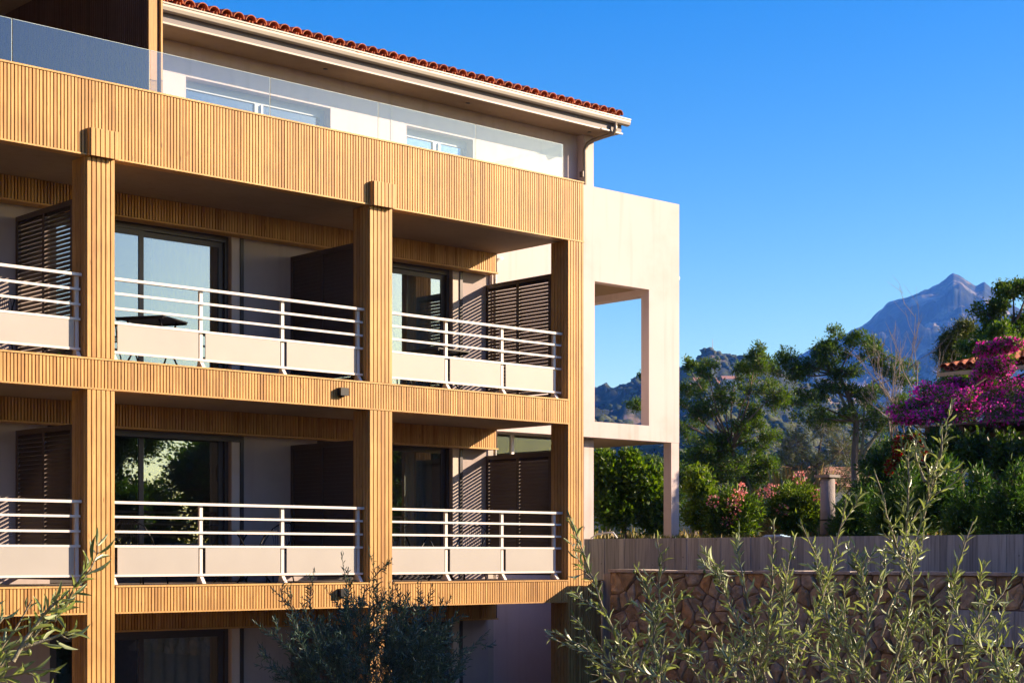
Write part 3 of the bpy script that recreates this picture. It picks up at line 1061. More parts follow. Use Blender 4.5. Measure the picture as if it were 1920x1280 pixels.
bp = n.new('ShaderNodeBump'); bp.inputs['Strength'].default_value = .9; bp.inputs['Distance'].default_value = .05
l.new(nz.outputs['Fac'], bp.inputs['Height']); l.new(bp.outputs[0], b.inputs['Normal'])
out(n, l, b.outputs[0]); STONE = m

SWALL = MB().box(8.66, 9.17, -13.5, -0.40, 0.0, 3.03).build('stone_wall', MORTAR)
tag(SWALL, 'brown rubble stone retaining wall in front of the concrete wall', 'wall')


def clip(poly, a, nrm):
    res = []
    for i in range(len(poly)):
        p, q = poly[i], poly[(i + 1) % len(poly)]
        dp_, dq = (p - a) @ nrm, (q - a) @ nrm
        if dp_ <= 0:
            res.append(p)
        if dp_ * dq < 0:
            res.append(p + (q - p) * dp_ / (dp_ - dq))
    return res


def stones(v0, v1, z0, z1, sv_=.24, sz_=.19, u=8.655):
    nv, nz_ = max(1, int(round((v1 - v0) / sv_))), max(1, int(round((z1 - z0) / sz_)))
    pts = []
    for i in range(nv):
        for j in range(nz_):
            pts.append((v0 + (i + .5 + .5 * (j % 2 - .5) + random.uniform(-.46, .46)) * (v1 - v0) / nv, z0 + (j + .5 + random.uniform(-.42, .42)) * (z1 - z0) / nz_))
    pts = np.array([q for q in pts if random.random() > .2])
    for i, p in enumerate(pts):
        poly = [np.array(q) for q in ((v0, z0), (v1, z0), (v1, z1), (v0, z1))]
        d = np.linalg.norm(pts - p, axis=1)
        for j in np.argsort(d)[1:16]:
            poly = clip(poly, (p + pts[j]) / 2, (pts[j] - p))
            if len(poly) < 3:
                break
        if len(poly) < 3:
            continue
        poly = np.array(poly)
        c = poly.mean(0)
        # round the corners once, then open the joints
        ch = []
        for k in range(len(poly)):
            q, r_ = poly[k], poly[(k + 1) % len(poly)]
            ch += [q * .86 + r_ * .14, q * .14 + r_ * .86]
        ch = np.array(ch)
        dist = np.linalg.norm(ch - c, axis=1, keepdims=True)
        if dist.max() < .05:
            continue
        ch = c + (ch - c) * np.maximum(0.3, 1 - .006 * rng.uniform(.4, 2.2, (len(ch), 1)) / dist)
        k = len(ch)
        pr = random.uniform(.012, .05)
        A = np.column_stack([np.full(k, u + .02), ch])
        B = np.column_stack([np.full(k, u - pr * .4) + rng.uniform(-.006, .006, k), c + (ch - c) * .97])
        Cc = np.column_stack([np.full(k, u - pr) + rng.uniform(-.010, .010, k), c + (ch - c) * rng.uniform(.68, .84, (k, 1))])
        top = np.array([[u - pr - random.uniform(-.004, .012), c[0], c[1]]])
        V = np.concatenate([A, B, Cc, top]) - np.array([u, c[0], c[1]])
        fs = []
        for q in range(k):
            q2 = (q + 1) % k
            fs += [(q, q2, k + q2, k + q), (k + q, k + q2, 2 * k + q2, 2 * k + q), (2 * k + q, 2 * k + q2, 3 * k)]
        me = MB().add(V, [f_[::-1] for f_ in fs]).mesh('stone')
        me.materials.append(STONE)
        link('stone', me, None, SWALL, (u, c[0], c[1]))


stones(-6.7, -0.42, 1.15, 3.03)
stones(-10.6, -6.7, 2.58, 3.03)
stones(-10.6, -6.7, 1.15, 2.11)
# uneven sunlit capping
v = -13.5
while v < -0.42:
    ln = random.uniform(.25, .5)
    e = min(v + ln, -0.40)
    me = MB()
    h = random.uniform(.030, .048)
    me.box(8.60 + random.uniform(-.015, .015), 9.17, v + .004, e - .004, 3.032, 3.032 + h)
    o = me.build('cap_stone', plain('cap_stone', (.42, .36, .29), .9, var=.3, scale=10, bump=.5), SWALL)
    v = e
cb_ = wbox('concrete_band', CONC, SWALL, 8.62, 8.659, -13.5, -6.71, 2.115, 2.575)
v = -13.4
while v < -6.75:
    piece('board_mark', CONC, cb_, .016, .147, .455, (8.612 - random.choice([0, .004, .008]), v + .075, 2.117)) if v + .15 < -6.71 else None
    v += .15

# ================================================================== hills and mountain
def ridge(ctrl):
    xs = np.array([c[0] for c in ctrl], float); ys = np.array([c[1] for c in ctrl], float)
    return lambda x: np.interp(x, xs, ys)


def hill_mat(name, green, rock, rock_amt, scale):
    m, n, l = new_mat(name)
    b = n.new('ShaderNodeBsdfPrincipled'); b.inputs['Roughness'].default_value = .95; b.inputs['Specular IOR Level'].default_value = .1
    ge = n.new('ShaderNodeNewGeometry')
    n1 = n.new('ShaderNodeTexNoise'); n1.inputs['Scale'].default_value = scale; n1.inputs['Detail'].default_value = 12; n1.inputs['Roughness'].default_value = .68
    l.new(ge.outputs['Position'], n1.inputs[0])
    n2 = n.new('ShaderNodeTexNoise'); n2.inputs['Scale'].default_value = scale * 9; n2.inputs['Detail'].default_value = 8; n2.inputs['Roughness'].default_value = .7
    l.new(ge.outputs['Position'], n2.inputs[0])
    g = np.array(green); rk = np.array(rock)
    rr = ramp(n, [(.35, tuple(g * .55)), (.5, tuple(g)), (.68, tuple(g * 1.9))]); l.new(n2.outputs['Fac'], rr.inputs[0])
    rr2 = ramp(n, [(.3, tuple(rk * .55)), (.7, tuple(rk * 1.25))]); l.new(n2.outputs['Fac'], rr2.inputs[0])
    mk = ramp(n, [(rock_amt - .05, (0, 0, 0)), (rock_amt + .05, (1, 1, 1))]); l.new(n1.outputs['Fac'], mk.inputs[0])
    mx = n.new('ShaderNodeMix'); mx.data_type = 'RGBA'
    l.new(mk.outputs[0], mx.inputs[0]); l.new(rr.outputs[0], mx.inputs[6]); l.new(rr2.outputs[0], mx.inputs[7])
    l.new(mx.outputs[2], b.inputs['Base Color'])
    bp = n.new('ShaderNodeBump'); bp.inputs['Strength'].default_value = 1.0; bp.inputs['Distance'].default_value = 1.2 / scale * .02
    l.new(n2.outputs['Fac'], bp.inputs['Height']); l.new(bp.outputs[0], b.inputs['Normal'])
    out(n, l, b.outputs[0])
    return m


def frac(p, sc, oct_=6):
    return noise.fractal(Vector(p) / sc, 0.9, 2.1, oct_)


def make_hill(name, label, ctrl, R, r0, r1, na, nr, amp, sc, mat, power, rough):
    f = ridge(ctrl)
    x0, x1 = ctrl[0][0], ctrl[-1][0]
    xs = np.concatenate([np.linspace(x0, 950, na // 8)[:-1], np.linspace(950, 2150, na - na // 4), np.linspace(2150, x1, na // 8)[1:]])
    na = len(xs)
    rs = np.concatenate([np.linspace(r0, R, int(nr * .8)), np.linspace(R, r1, nr - int(nr * .8) + 1)[1:]])
    V = np.zeros((na, len(rs), 3))
    for i, x in enumerate(xs):
        az = math.atan2(x - HX, F)
        d = FW * math.cos(az) + RT * math.sin(az)
        zr = (HY - f(x)) / F * R * math.cos(az)
        for j, r in enumerate(rs):
            p = CAM[:2] + d * r
            if r <= R:
                s = ((r - r0) / (R - r0)) ** power
            else:
                s = 1 - .8 * (r - R) / (r1 - R)
            t = (r - r0) / (R - r0)
            nn = frac((p[0], p[1], 0), sc)
            rg = 1 - 1.6 * abs(frac((p[0] * .9 + 37, p[1] * .9, 5), sc * .55, 9))
            fine = frac((p[0], p[1], 9), sc * .12, 6)
            edge = max(0.0, 1 - abs(t - 1) * 5) if t < 1.2 else 0
            mid = 4 * t * max(0, 1 - t) if t < 1 else 0
            z = 3.0 + zr * s + amp * mid * (nn + (rg - .7)) + rough * fine * (.6 + .4 * edge) * min(1, t * 3)
            V[i, j] = (p[0], p[1], z)
    k = len(rs)
    I = np.arange(na * k).reshape(na, k)
    fc = np.stack([I[:-1, :-1], I[1:, :-1], I[1:, 1:], I[:-1, 1:]], -1).reshape(-1)
    me = fast_mesh(name, V.reshape(-1, 3), fc, 4)
    me.polygons.foreach_set('use_smooth', [True] * len(me.polygons))
    o = link(name, me, mat)
    o['kind'] = 'structure'
    o['label'] = label
    return V, rs, xs


HM = hill_mat('scrub_and_granite', (.024, .030, .018), (.30, .255, .23), .54, .0045)
HM2 = hill_mat('scrub_hillside', (.030, .038, .018), (.24, .18, .13), .58, .012)
MT, _, _ = make_hill('mountain', 'rocky blue mountain with a pointed summit behind the trees',
          [(-1600, 960), (-400, 900), (600, 830), (1000, 780), (1300, 730), (1420, 700), (1490, 668), (1540, 645), (1590, 627), (1625, 606), (1645, 590), (1662, 573), (1700, 557), (1735, 543), (1762, 534), (1777, 522), (1787, 514), (1800, 517), (1815, 527), (1830, 537), (1838, 535), (1846, 532), (1856, 541), (1900, 572), (2000, 620), (2300, 700), (2900, 760), (4200, 850), (6000, 960)],
          4200, 1200, 5300, 760, 150, 105, 620, HM, 1.25, 8)
HV, hr, hx = make_hill('hill', 'scrub covered hill with a small rounded top behind the garden trees',
          [(-1600, 980), (-200, 930), (600, 830), (1000, 745), (1113, 732), (1150, 729), (1200, 719), (1250, 706), (1290, 690), (1305, 681), (1320, 669), (1335, 664), (1350, 671), (1365, 677), (1385, 684), (1410, 683), (1440, 697), (1500, 730), (1600, 770), (1750, 800), (2100, 850), (2900, 900), (4200, 960), (6000, 990)],
          2200, 260, 3400, 420, 80, 30, 300, HM2, 1.0, 3)

# scrub on the near hill: low bushes spread over the slope, too many to count
def ico(sub):
    t = (1 + 5 ** .5) / 2
    v = [(-1, t, 0), (1, t, 0), (-1, -t, 0), (1, -t, 0), (0, -1, t), (0, 1, t), (0, -1, -t), (0, 1, -t), (t, 0, -1), (t, 0, 1), (-t, 0, -1), (-t, 0, 1)]
    f = [(0, 11, 5), (0, 5, 1), (0, 1, 7), (0, 7, 10), (0, 10, 11), (1, 5, 9), (5, 11, 4), (11, 10, 2), (10, 7, 6), (7, 1, 8), (3, 9, 4), (3, 4, 2), (3, 2, 6), (3, 6, 8), (3, 8, 9), (4, 9, 5), (2, 4, 11), (6, 2, 10), (8, 6, 7), (9, 8, 1)]
    v = [np.array(q) / np.linalg.norm(q) for q in v]
    for _ in range(sub):
        nf, ca = [], {}
        def md(a, b):
            kk = (min(a, b), max(a, b))
            if kk not in ca:
                q = v[a] + v[b]; v.append(q / np.linalg.norm(q)); ca[kk] = len(v) - 1
            return ca[kk]
        for a, b, c in f:
            x, y, z = md(a, b), md(b, c), md(c, a)
            nf += [(a, x, z), (b, y, x), (c, z, y), (x, y, z)]
        f = nf
    return np.array(v), np.array(f)


def scrub(name, label, n, tmin, tmax, xlo, xhi, size, mat):
    iv, jf = ico(1)
    na, k, _ = HV.shape
    inr = np.argmax(hr >= 2199)
    Vs, Fs = [], []
    cnt = 0
    for _ in range(n):
        x = random.uniform(xlo, xhi)
        i = min(max(int(np.searchsorted(hx, x)) - 1, 0), na - 2)
        t = random.uniform(tmin, tmax) ** .8
        j = min(int(t * inr), k - 2)
        a, b = random.random(), random.random()
        p = HV[i, j] * (1 - a) * (1 - b) + HV[i + 1, j] * a * (1 - b) + HV[i, j + 1] * (1 - a) * b + HV[i + 1, j + 1] * a * b
        if frac((p[0], p[1], 3), 90, 3) < random.uniform(-.5, .25):
            continue
        s = size * random.uniform(.5, 1.3)
        vv = iv * (s * rng.uniform(.65, 1.25, (len(iv), 1))) * np.array([1, 1, .75]) + p + np.array([0, 0, s * .3])
        Vs.append(vv); Fs.append(jf + cnt); cnt += len(iv)
    me = fast_mesh(name, np.concatenate(Vs), np.concatenate(Fs).reshape(-1), 3)
    me.polygons.foreach_set('use_smooth', [True] * len(me.polygons))
    o = link(name, me, mat, kind='stuff')
    tag(o, label, 'scrub')
    return o


SCRUBM = leaf_mat('scrub_green', [(.030, .042, .016), (.055, .070, .024), (.085, .090, .040), (.060, .066, .035)], .1, .9, spec=.1)
scrub('hillside_scrub', 'dark green scrub bushes covering the hillside', 15000, .04, 1.0, 950, 2150, 2.9, SCRUBM)


def hill_point(x, t):
    na, k, _ = HV.shape
    inr = np.argmax(hr >= 2199)
    i = min(int(np.searchsorted(hx, x)), na - 1)
    return HV[i, min(int(t * inr), k - 1)]


def hill_y(p):
    d = p[:2] - CAM[:2]
    dep = d @ FW
    return HY - (p[2] - CAM[2]) / dep * F


HW = plain('house_render', (.74, .66, .55), .85)
HR = plain('house_roof', (.42, .20, .12), .9, var=.2, scale=2)
DARKW = plain('dark_window', (.03, .035, .04), .3)


def cottage(label, p, sx, sy, h, rz, name='hillside_house', chim=True):
    t = empty(name, (p[0], p[1], p[2] - .6), rz)
    tag(t, label, 'house', 'houses on the hillside')
    MB().box(-sx / 2, sx / 2, -sy / 2, sy / 2, 0, h).build('wall', HW, t)
    o = .4
    rb = MB()
    rb.add([(-sx / 2 - o, -sy / 2 - o, h), (sx / 2 + o, -sy / 2 - o, h), (sx / 2 + o, sy / 2 + o, h), (-sx / 2 - o, sy / 2 + o, h), (-sx / 2 - o, 0, h + sy * .28), (sx / 2 + o, 0, h + sy * .28)],
           [(0, 1, 5, 4), (2, 3, 4, 5), (0, 4, 3), (1, 2, 5), (3, 2, 1, 0)])
    r = rb.build('roof', HR, t)
    if chim:
        MB().box(sx * .2, sx * .2 + .6, .2, .8, h + .5, h + sy * .28 + .9).build('chimney', HW, r)
    for q in (-.32, 0.0, .32):
        MB().box(q * sx - .5, q * sx + .5, -sy / 2 - .04, -sy / 2 - .002, h * .4, h * .75).build('window', DARKW, t)
    return t


for x, t_, sx, lab in ((1302, .60, 8, 'leftmost pale house on the hillside right of the white portico'), (1318, .615, 12, 'widest pale house on the hillside below the rounded hilltop'), (1349, .62, 8, 'small cream house on the hillside between two pale houses'),
                       (1364, .61, 7, 'rightmost pale house on the hillside below the rounded hilltop'), (1119, .60, 10, 'white house on the slope seen through the portico opening, left one'), (1138, .605, 9, 'white house on the slope seen through the portico opening, right one')):
    # pick the spot on the slope whose height in view matches the houses in the photograph
    want = 735 if x > 1200 else 752
    ts = np.linspace(.2, .98, 120)
    best = min(ts, key=lambda q: abs(hill_y(hill_point(x, q)) - want))
    p = hill_point(x, best)
    cottage(lab, p, sx * 1.15, 8, 6.0, -math.pi / 2 + TH + random.uniform(-.5, .5))
# mast on the rounded hilltop
p = hill_point(1333, 1.0)
ms = MB()
for q in ((-.5, -.3), (.5, -.3), (0, .55)):
    ms.tube([(p[0] + q[0], p[1] + q[1], p[2] - 2), (p[0] + q[0] * .2, p[1] + q[1] * .2, p[2] + 22)], [.30, .16], 5)
for z in range(0, 21, 4):
    ms.tube([(p[0] - .5, p[1] - .3, p[2] + z), (p[0] + .3, p[1], p[2] + z + 3.4)], .12, 4)
tag(ms.build('antenna_mast', plain('mast_grey', (.3, .3, .32), .5)), 'thin antenna mast on the rounded hilltop', 'mast')

# unseen rise added behind the viewpoint to block sky fill, away from the sun
rise = []
RR = (9, 14, 22, 40, 70, 120, 200)
for i in range(61):
    az = math.radians(-104 - 2.5 * i)
    for r in RR:
        e = max(0.0, min(1.0, i / 8)) * max(0.0, min(1.0, (60 - i) / 6))
        rise.append((CAM[0] + r * math.cos(az), CAM[1] + r * math.sin(az), -.05 + e * (r - 9) * .5 + 1.2 * e * noise.noise(Vector((r * .05, i * .3, 0)))))
rm = MB().add(rise, [(i * 7 + j, i * 7 + j + 1, i * 7 + j + 8, i * 7 + j + 7) for i in range(60) for j in range(6)])
o = rm.build('sky_block_slope', plain('sky_block_slope', (.040, .050, .020), .95, var=.5, scale=.5, bump=1, bscale=4), smooth=True)
o['kind'] = 'structure'

# ================================================================== vegetation
BARK = plain('grey_bark', (.16, .12, .09), .95, var=.4, scale=12, bump=.8, bscale=30, stretch=(1, 1, .3))
BARKL = plain('olive_bark', (.24, .22, .15), .9, var=.3, scale=14, bump=.5, bscale=50)
DEADB = plain('dead_wood', (.30, .24, .19), .9, var=.3, scale=10)
L_DARK = leaf_mat('evergreen_leaf', [(.018, .045, .008), (.040, .085, .012), (.075, .125, .018)], .38, tcol=(1.7, 1.8, .4))
L_MID = leaf_mat('mid_green_leaf', [(.030, .075, .008), (.075, .140, .014), (.14, .20, .022)], .42, tcol=(1.7, 1.8, .4))
L_FEA = leaf_mat('feathery_leaf', [(.026, .062, .010), (.060, .115, .016), (.12, .18, .024)], .40, tcol=(1.7, 1.8, .4))
L_CIT = leaf_mat('citrus_leaf', [(.060, .120, .010), (.120, .195, .016), (.20, .26, .024)], .42)
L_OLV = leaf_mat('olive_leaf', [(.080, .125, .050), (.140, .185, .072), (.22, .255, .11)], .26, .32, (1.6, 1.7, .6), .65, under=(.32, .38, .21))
L_OLD = leaf_mat('shaded_olive_leaf', [(.018, .050, .040), (.030, .075, .060), (.055, .105, .085)], .16, .42, (1.3, 1.5, .9), .4, under=(.06, .11, .09))  # olive leaf colour with the tree's shade painted in
L_OLB = leaf_mat('silvery_bush_leaf', [(.060, .085, .035), (.10, .125, .055), (.17, .19, .09)], .25, .5)
L_PINE = leaf_mat('pine_leaf', [(.040, .065, .012), (.080, .110, .018), (.15, .17, .025)], .25)
L_BAM = leaf_mat('bamboo_leaf', [(.030, .085, .014), (.055, .130, .020), (.085, .165, .028)], .35)
L_GRASS = leaf_mat('grass_blade', [(.05, .08, .02), (.10, .12, .03), (.26, .20, .08)], .3)
L_DRY = leaf_mat('dry_stalk', [(.30, .21, .09), (.42, .30, .13), (.20, .22, .07)], .3)
L_BOU = leaf_mat('bougainvillea_bract', [(.58, .016, .30), (.76, .024, .40), (.86, .05, .46), (.84, .20, .52)], .45, .6, (1.3, .9, 1.3), .2)
L_RED = leaf_mat('red_bract', [(.22, .006, .010), (.34, .010, .014)], .25, .6, (1.3, .8, .8), .2)
L_PINK = leaf_mat('oleander_petal', [(.72, .30, .26), (.80, .22, .20), (.85, .55, .48)], .3, .6, (1.2, 1, 1), .2)


def tree(name, label, cat, base, trunk, tr, clumps, leaf, mat, bark=BARK, per=14, group=None, flat=0.0, kind='diamond', limbs=True, up=.25, twig_r=.006, extra=None, sub=0):
    """trunk: list of points; clumps: (centre, radius, z-radius, twigs). Twigs fill each clump, leaves sit along the twigs."""
    base = np.array(base, float)
    t = empty(name, base)
    tag(t, label, cat, group)
    wd = MB()
    trunk = [np.array(p, float) for p in trunk]
    if trunk:
        rads = np.linspace(tr, tr * .45, len(trunk))
        wd.tube([p - base for p in trunk], list(rads), 9)
    P, D, Nn, Ls = [], [], [], []
    masses = clumps
    if sub:
        # break each mass of foliage into loose sprays
        fin = []
        for c, rx, rz, nt in clumps:
            c = np.array(c, float)
            for _ in range(sub):
                q = rand_dirs(1)[0] * random.uniform(.35, .95)
                s = random.uniform(.36, .68)
                fin.append((c + q * np.array([rx, rx, rz]), rx * s, rz * s * .8, max(8, int(nt / sub * 1.0))))
        clumps = fin
    if sub and limbs and trunk:
        for c, rx, rz, nt in masses:
            c = np.array(c, float)
            a = min(trunk[1:], key=lambda q: np.linalg.norm(q - c) + (q[2] > c[2]) * 2)
            wd.tube([a - base, (a + c) / 2 + np.array([random.uniform(-.3, .3), random.uniform(-.3, .3), random.uniform(-.25, .1)]) * rx - base, c - base], [tr * .30, tr * .2, tr * .08], 6)
    for c, rx, rz, nt in clumps:
        c = np.array(c, float)
        if limbs and trunk and not sub:
            a = trunk[-1] if len(trunk) < 3 else min(trunk[1:], key=lambda q: np.linalg.norm(q - c) + (q[2] > c[2]) * 2)
            midp = (a + c) / 2 + np.array([random.uniform(-.15, .15), random.uniform(-.15, .15), -.12]) * rx
            wd.tube([a - base, midp - base, c - base], [tr * .38, tr * .26, tr * .14], 6)
        dirs = rand_dirs(nt)
        rad = rng.uniform(.35, 1.0, nt) ** .6
        wob = np.array([1 + .45 * noise.noise(Vector(d * 2.2) + Vector((c[0], c[1], c[2]))) for d in dirs])
        tips = c + dirs * (rad * wob)[:, None] * np.array([rx, rx, rz])
        st = c + (tips - c) * rng.uniform(.15, .45, (nt, 1)) + np.array([0, 0, -.08 * rz])
        for a, q in zip(st, tips):
            if twig_r > 0:
                wd.tube([a - base, (a + q) / 2 - base + rng.normal(0, .02 * rx, 3), q - base], [twig_r * 1.6, twig_r, twig_r * .5], 3, cap=False)
        tt = rng.uniform(.35, 1.06, (nt, per))
        pos = st[:, None, :] + (tips - st)[:, None, :] * tt[..., None] + rng.normal(0, leaf[0] * .55, (nt, per, 3))
        dd = unit(tips - st)[:, None, :] * .8 + rng.normal(0, .75, (nt, per, 3)) + np.array([0, 0, up])
        nrm = rng.normal(0, .8, (nt, per, 3)) + np.array([0, 0, .4 + .3 * flat])
        P.append(pos.reshape(-1, 3)); D.append(dd.reshape(-1, 3)); Nn.append(nrm.reshape(-1, 3))
        Ls.append(rng.uniform(.65, 1.25, nt * per) * leaf[0])
    if wd.v:
        wd.build('trunk', bark, t, smooth=True) if trunk else wd.build('twigs', bark, t, kind='stuff', smooth=True)
    P = np.concatenate(P); L = np.concatenate(Ls)
    me = leaves_mesh('crown', P - base, np.concatenate(D), np.concatenate(Nn), L, L * leaf[1], kind)
    link('crown', me, mat, t, kind='stuff')
    if extra:
        for nm, cl, mt, lf, cnt in extra:
            pp, dd, nn_, ll = [], [], [], []
            for c, r, rz in cl:
                c = np.array(c, float)
                dv = rand_dirs(cnt)
                q = c + dv * (rng.uniform(.3, 1, (cnt, 1)) ** .6) * np.array([r, r, rz])
                pp.append(q); dd.append(dv + rng.normal(0, .5, (cnt, 3))); nn_.append(rng.normal(0, 1, (cnt, 3))); ll.append(rng.uniform(.7, 1.2, cnt) * lf[0])
            ll = np.concatenate(ll)
            me = leaves_mesh(nm, np.concatenate(pp) - base, np.concatenate(dd), np.concatenate(nn_), ll, ll * lf[1], 'oval')
            link(nm, me, mt, t, kind='stuff')
    return t


GZ = 3.40


def gbase(x, dep):
    p = at(x, 1043, dep)
    return np.array([p[0], p[1], GZ])


def C(x, y, dep, rpx, zpx, n):
    """clump seen at pixel x,y at distance dep; radii given in photo pixels"""
    return (np.array(at(x, y, dep)), rpx * dep / F, zpx * dep / F, n)


# dark feathery tree right of the portico, leaning trunk
D = 46
bs = gbase(1452, D)
tree('mastic_tree', 'dark feathery tree with a leaning trunk right of the white portico', 'tree', bs,
     [bs, at(1440, 985, D), at(1415, 930, D), at(1385, 880, D), at(1372, 840, D)], .11,
     [C(1300, 720, D + 1, 32, 40, 80), C(1325, 690, D, 26, 22, 60), C(1335, 770, D, 38, 32, 90), C(1300, 800, D + 1, 30, 30, 60), C(1380, 820, D, 45, 30, 120), C(1420, 700, D, 42, 36, 150),
      C(1418, 665, D, 24, 20, 70), C(1455, 735, D - .5, 38, 34, 120), C(1405, 775, D, 32, 26, 90), C(1370, 885, D, 55, 26, 150), C(1420, 900, D, 52, 30, 150), C(1340, 915, D + .5, 36, 22, 70), C(1445, 870, D, 38, 26, 90),
      C(1310, 870, D, 40, 20, 70), C(1450, 925, D - .5, 36, 16, 70), C(1212, 705, D + 2, 16, 6, 18), C(1190, 758, D + 2, 24, 9, 26), C(1290, 655 + 30, D + 1, 16, 12, 30), C(1360, 740, D, 40, 34, 90), C(1380, 700, D + .5, 30, 26, 70), C(1350, 835, D, 46, 34, 110), C(1430, 815, D, 40, 36, 110), C(1300, 760, D + .5, 30, 30, 70), C(1395, 855, D, 50, 30, 120), C(1320, 840, D, 40, 34, 90)],
     (.095, .34), L_FEA, per=14, flat=.6, sub=6)
# tree with a bare trunk and a spreading crown
D = 56
bs = gbase(1612, D)
tree('umbrella_tree', 'tall tree with bare forked trunk and flat spreading green crown in front of the mountain', 'tree', bs,
     [bs, at(1605, 930, D), at(1602, 860, D), at(1606, 790, D), at(1590, 740, D), at(1572, 700, D)], .15,
     [C(1480, 700, D, 40, 34, 130), C(1520, 690, D, 48, 30, 170), C(1560, 640, D, 36, 26, 120), C(1590, 680, D, 44, 30, 150), C(1640, 660, D, 34, 36, 130), C(1500, 745, D, 46, 24, 140), C(1560, 730, D, 40, 26, 120),
      C(1625, 730, D, 40, 34, 130), C(1668, 700, D, 28, 30, 90), C(1655, 780, D, 30, 34, 80), C(1580, 790, D + .5, 40, 26, 70), C(1690, 760, D, 30, 36, 80), C(1545, 655, D, 30, 18, 70), C(1470, 680, D, 34, 22, 80), C(1610, 640, D, 26, 20, 70), C(1520, 780, D, 36, 22, 70), C(1640, 820, D, 36, 40, 90), C(1700, 700, D, 24, 34, 60), C(1600, 760, D, 40, 30, 90)],
     (.11, .34), L_FEA, per=14, flat=.8, sub=7)
t2 = MB()
for pts, r in (([at(1600, 900, D), at(1625, 840, D), at(1655, 800, D), at(1690, 745, D)], .08), ([at(1604, 870, D), at(1606, 800, D), at(1575, 740, D), at(1562, 700, D), at(1545, 680, D)], .07), ([at(1608, 900, D), at(1618, 830, D), at(1620, 770, D), at(1640, 710, D)], .06)):
    t2.tube(pts, list(np.linspace(r, r * .4, len(pts))), 8)
# give those forks to the same tree
ut = [o for o in COL.objects if o.name == 'umbrella_tree'][0]
fo = t2.build('limb', BARKL, ut, kind=None, smooth=True)
fo.location = tuple(-np.array(ut.location))
# silvery round bush-tree
D = 66
bs = gbase(1530, D)
tree('wild_olive_tree', 'rounded silvery green olive tree behind the bare trunk', 'tree', bs, [bs, at(1530, 940, D), at(1532, 880, D)], .16,
     [C(1490, 830, D, 42, 40, 170), C(1545, 800, D, 45, 30, 190), C(1580, 840, D, 46, 42, 190), C(1520, 870, D, 60, 36, 200), C(1600, 890, D, 40, 30, 120), C(1470, 870, D, 26, 30, 70)],
     (.075, .34), L_OLB, per=16)
# bare dead tree
D = 43
bs = gbase(1700, D)
dt = empty('dead_tree', bs)
tag(dt, 'leafless grey dead tree with upright bare branches against the mountain', 'tree')
db = MB()
def dead(p, d, ln, r, lev):
    p = np.array(p); d = d / np.linalg.norm(d)
    q1 = p + d * ln * .5 + rng.normal(0, .03 * ln, 3)
    q2 = p + d * ln + rng.normal(0, .05 * ln, 3)
    db.tube([p - bs, q1 - bs, q2 - bs], [r, r * .8, r * .5], 6 if lev < 2 else 4, cap=False)
    if lev >= 4:
        return
    for k in range(3 if lev < 3 else 2):
        nd = d + rng.normal(0, .34, 3) + np.array([0, 0, .25])
        s = random.uniform(.45, 1.0)
        dead(p + (q2 - p) * s, nd, ln * random.uniform(.5, .8), r * .55, lev + 1)
for x, y0, x1, y1 in ((1690, 1000, 1680, 800), (1705, 1000, 1712, 780), (1725, 990, 1745, 790)):
    a, b_ = np.array(at(x, y0, D)), np.array(at(x1, y1, D))
    dead(a, b_ - a, np.linalg.norm(b_ - a) * .86, .045, 0)
db.build('trunk', DEADB, dt, smooth=True)
# tall trees at the right edge behind the house
D = 40
bs = gbase(1880, D)
tree('oak_tree', 'tall dark oak with loose crown above the bougainvillea at the right edge', 'tree', bs, [bs, at(1882, 850, D), at(1878, 720, D), at(1885, 640, D)], .16,
     [C(1880, 560, D, 34, 36, 120), C(1910, 600, D, 40, 40, 170), C(1860, 620, D, 40, 34, 150), C(1930, 540, D, 36, 40, 110), C(1880, 665, D, 60, 34, 190), C(1960, 600, D, 60, 60, 200), C(1990, 680, D, 70, 50, 200), C(1830, 650, D + 1, 36, 30, 120), C(1850, 585, D, 30, 34, 110), C(1815, 690, D, 40, 30, 110), C(1790, 720, D + 1, 36, 30, 90), C(1900, 545, D, 34, 26, 90), C(1920, 660, D, 50, 40, 160), C(1915, 640, 38, 36, 40, 160), C(1870, 615, 38, 26, 26, 90), C(1830, 655, 38, 30, 26, 100)],
     (.085, .45), L_MID, per=14, sub=4)
bs = gbase(1800, D + 4)
tree('pine_tree', 'yellow-green pine behind the tiled roof corner', 'tree', bs, [bs, at(1800, 850, D + 4), at(1800, 700, D + 4)], .14,
     [C(1790, 635, D + 4, 28, 22, 110), C(1812, 618, D + 4, 22, 18, 90), C(1775, 660, D + 4, 26, 22, 80), C(1800, 690, D + 4, 48, 34, 200), C(1830, 700, D + 4, 40, 34, 150), C(1770, 740, D + 4, 36, 36, 110), C(1800, 770, D + 4, 50, 30, 120)],
     (.11, .14), L_PINE, per=24)
# shrubs straight behind the wall, seen through and beside the portico
D = 34.5
bs = gbase(1170, D)
tree('loquat_bush', 'lush dark green bush seen under the white portico', 'bush', bs, [bs, at(1170, 960, D)], .08,
     [C(1130, 890, D, 44, 40, 150), C(1180, 885, D, 34, 36, 130), C(1185, 862, D, 16, 16, 50), C(1205, 930, D, 44, 44, 190), C(1150, 950, D, 55, 44, 220), C(1235, 970, D, 44, 36, 130), C(1125, 860, D, 24, 16, 50), C(1225, 900, D, 22, 24, 60)],
     (.12, .46), L_MID, per=12, kind='oval')
D = 30.4
bs = gbase(1316, D)
tree('citrus_bush', 'bright sunlit citrus bush just right of the white portico', 'bush', bs, [bs, at(1314, 960, D)], .06,
     [C(1309, 905, D, 27, 32, 160), C(1320, 938, D, 24, 34, 170), C(1306, 962, D, 25, 30, 130), C(1326, 972, D, 20, 26, 90)],
     (.08, .46), L_CIT, per=14, kind='oval')
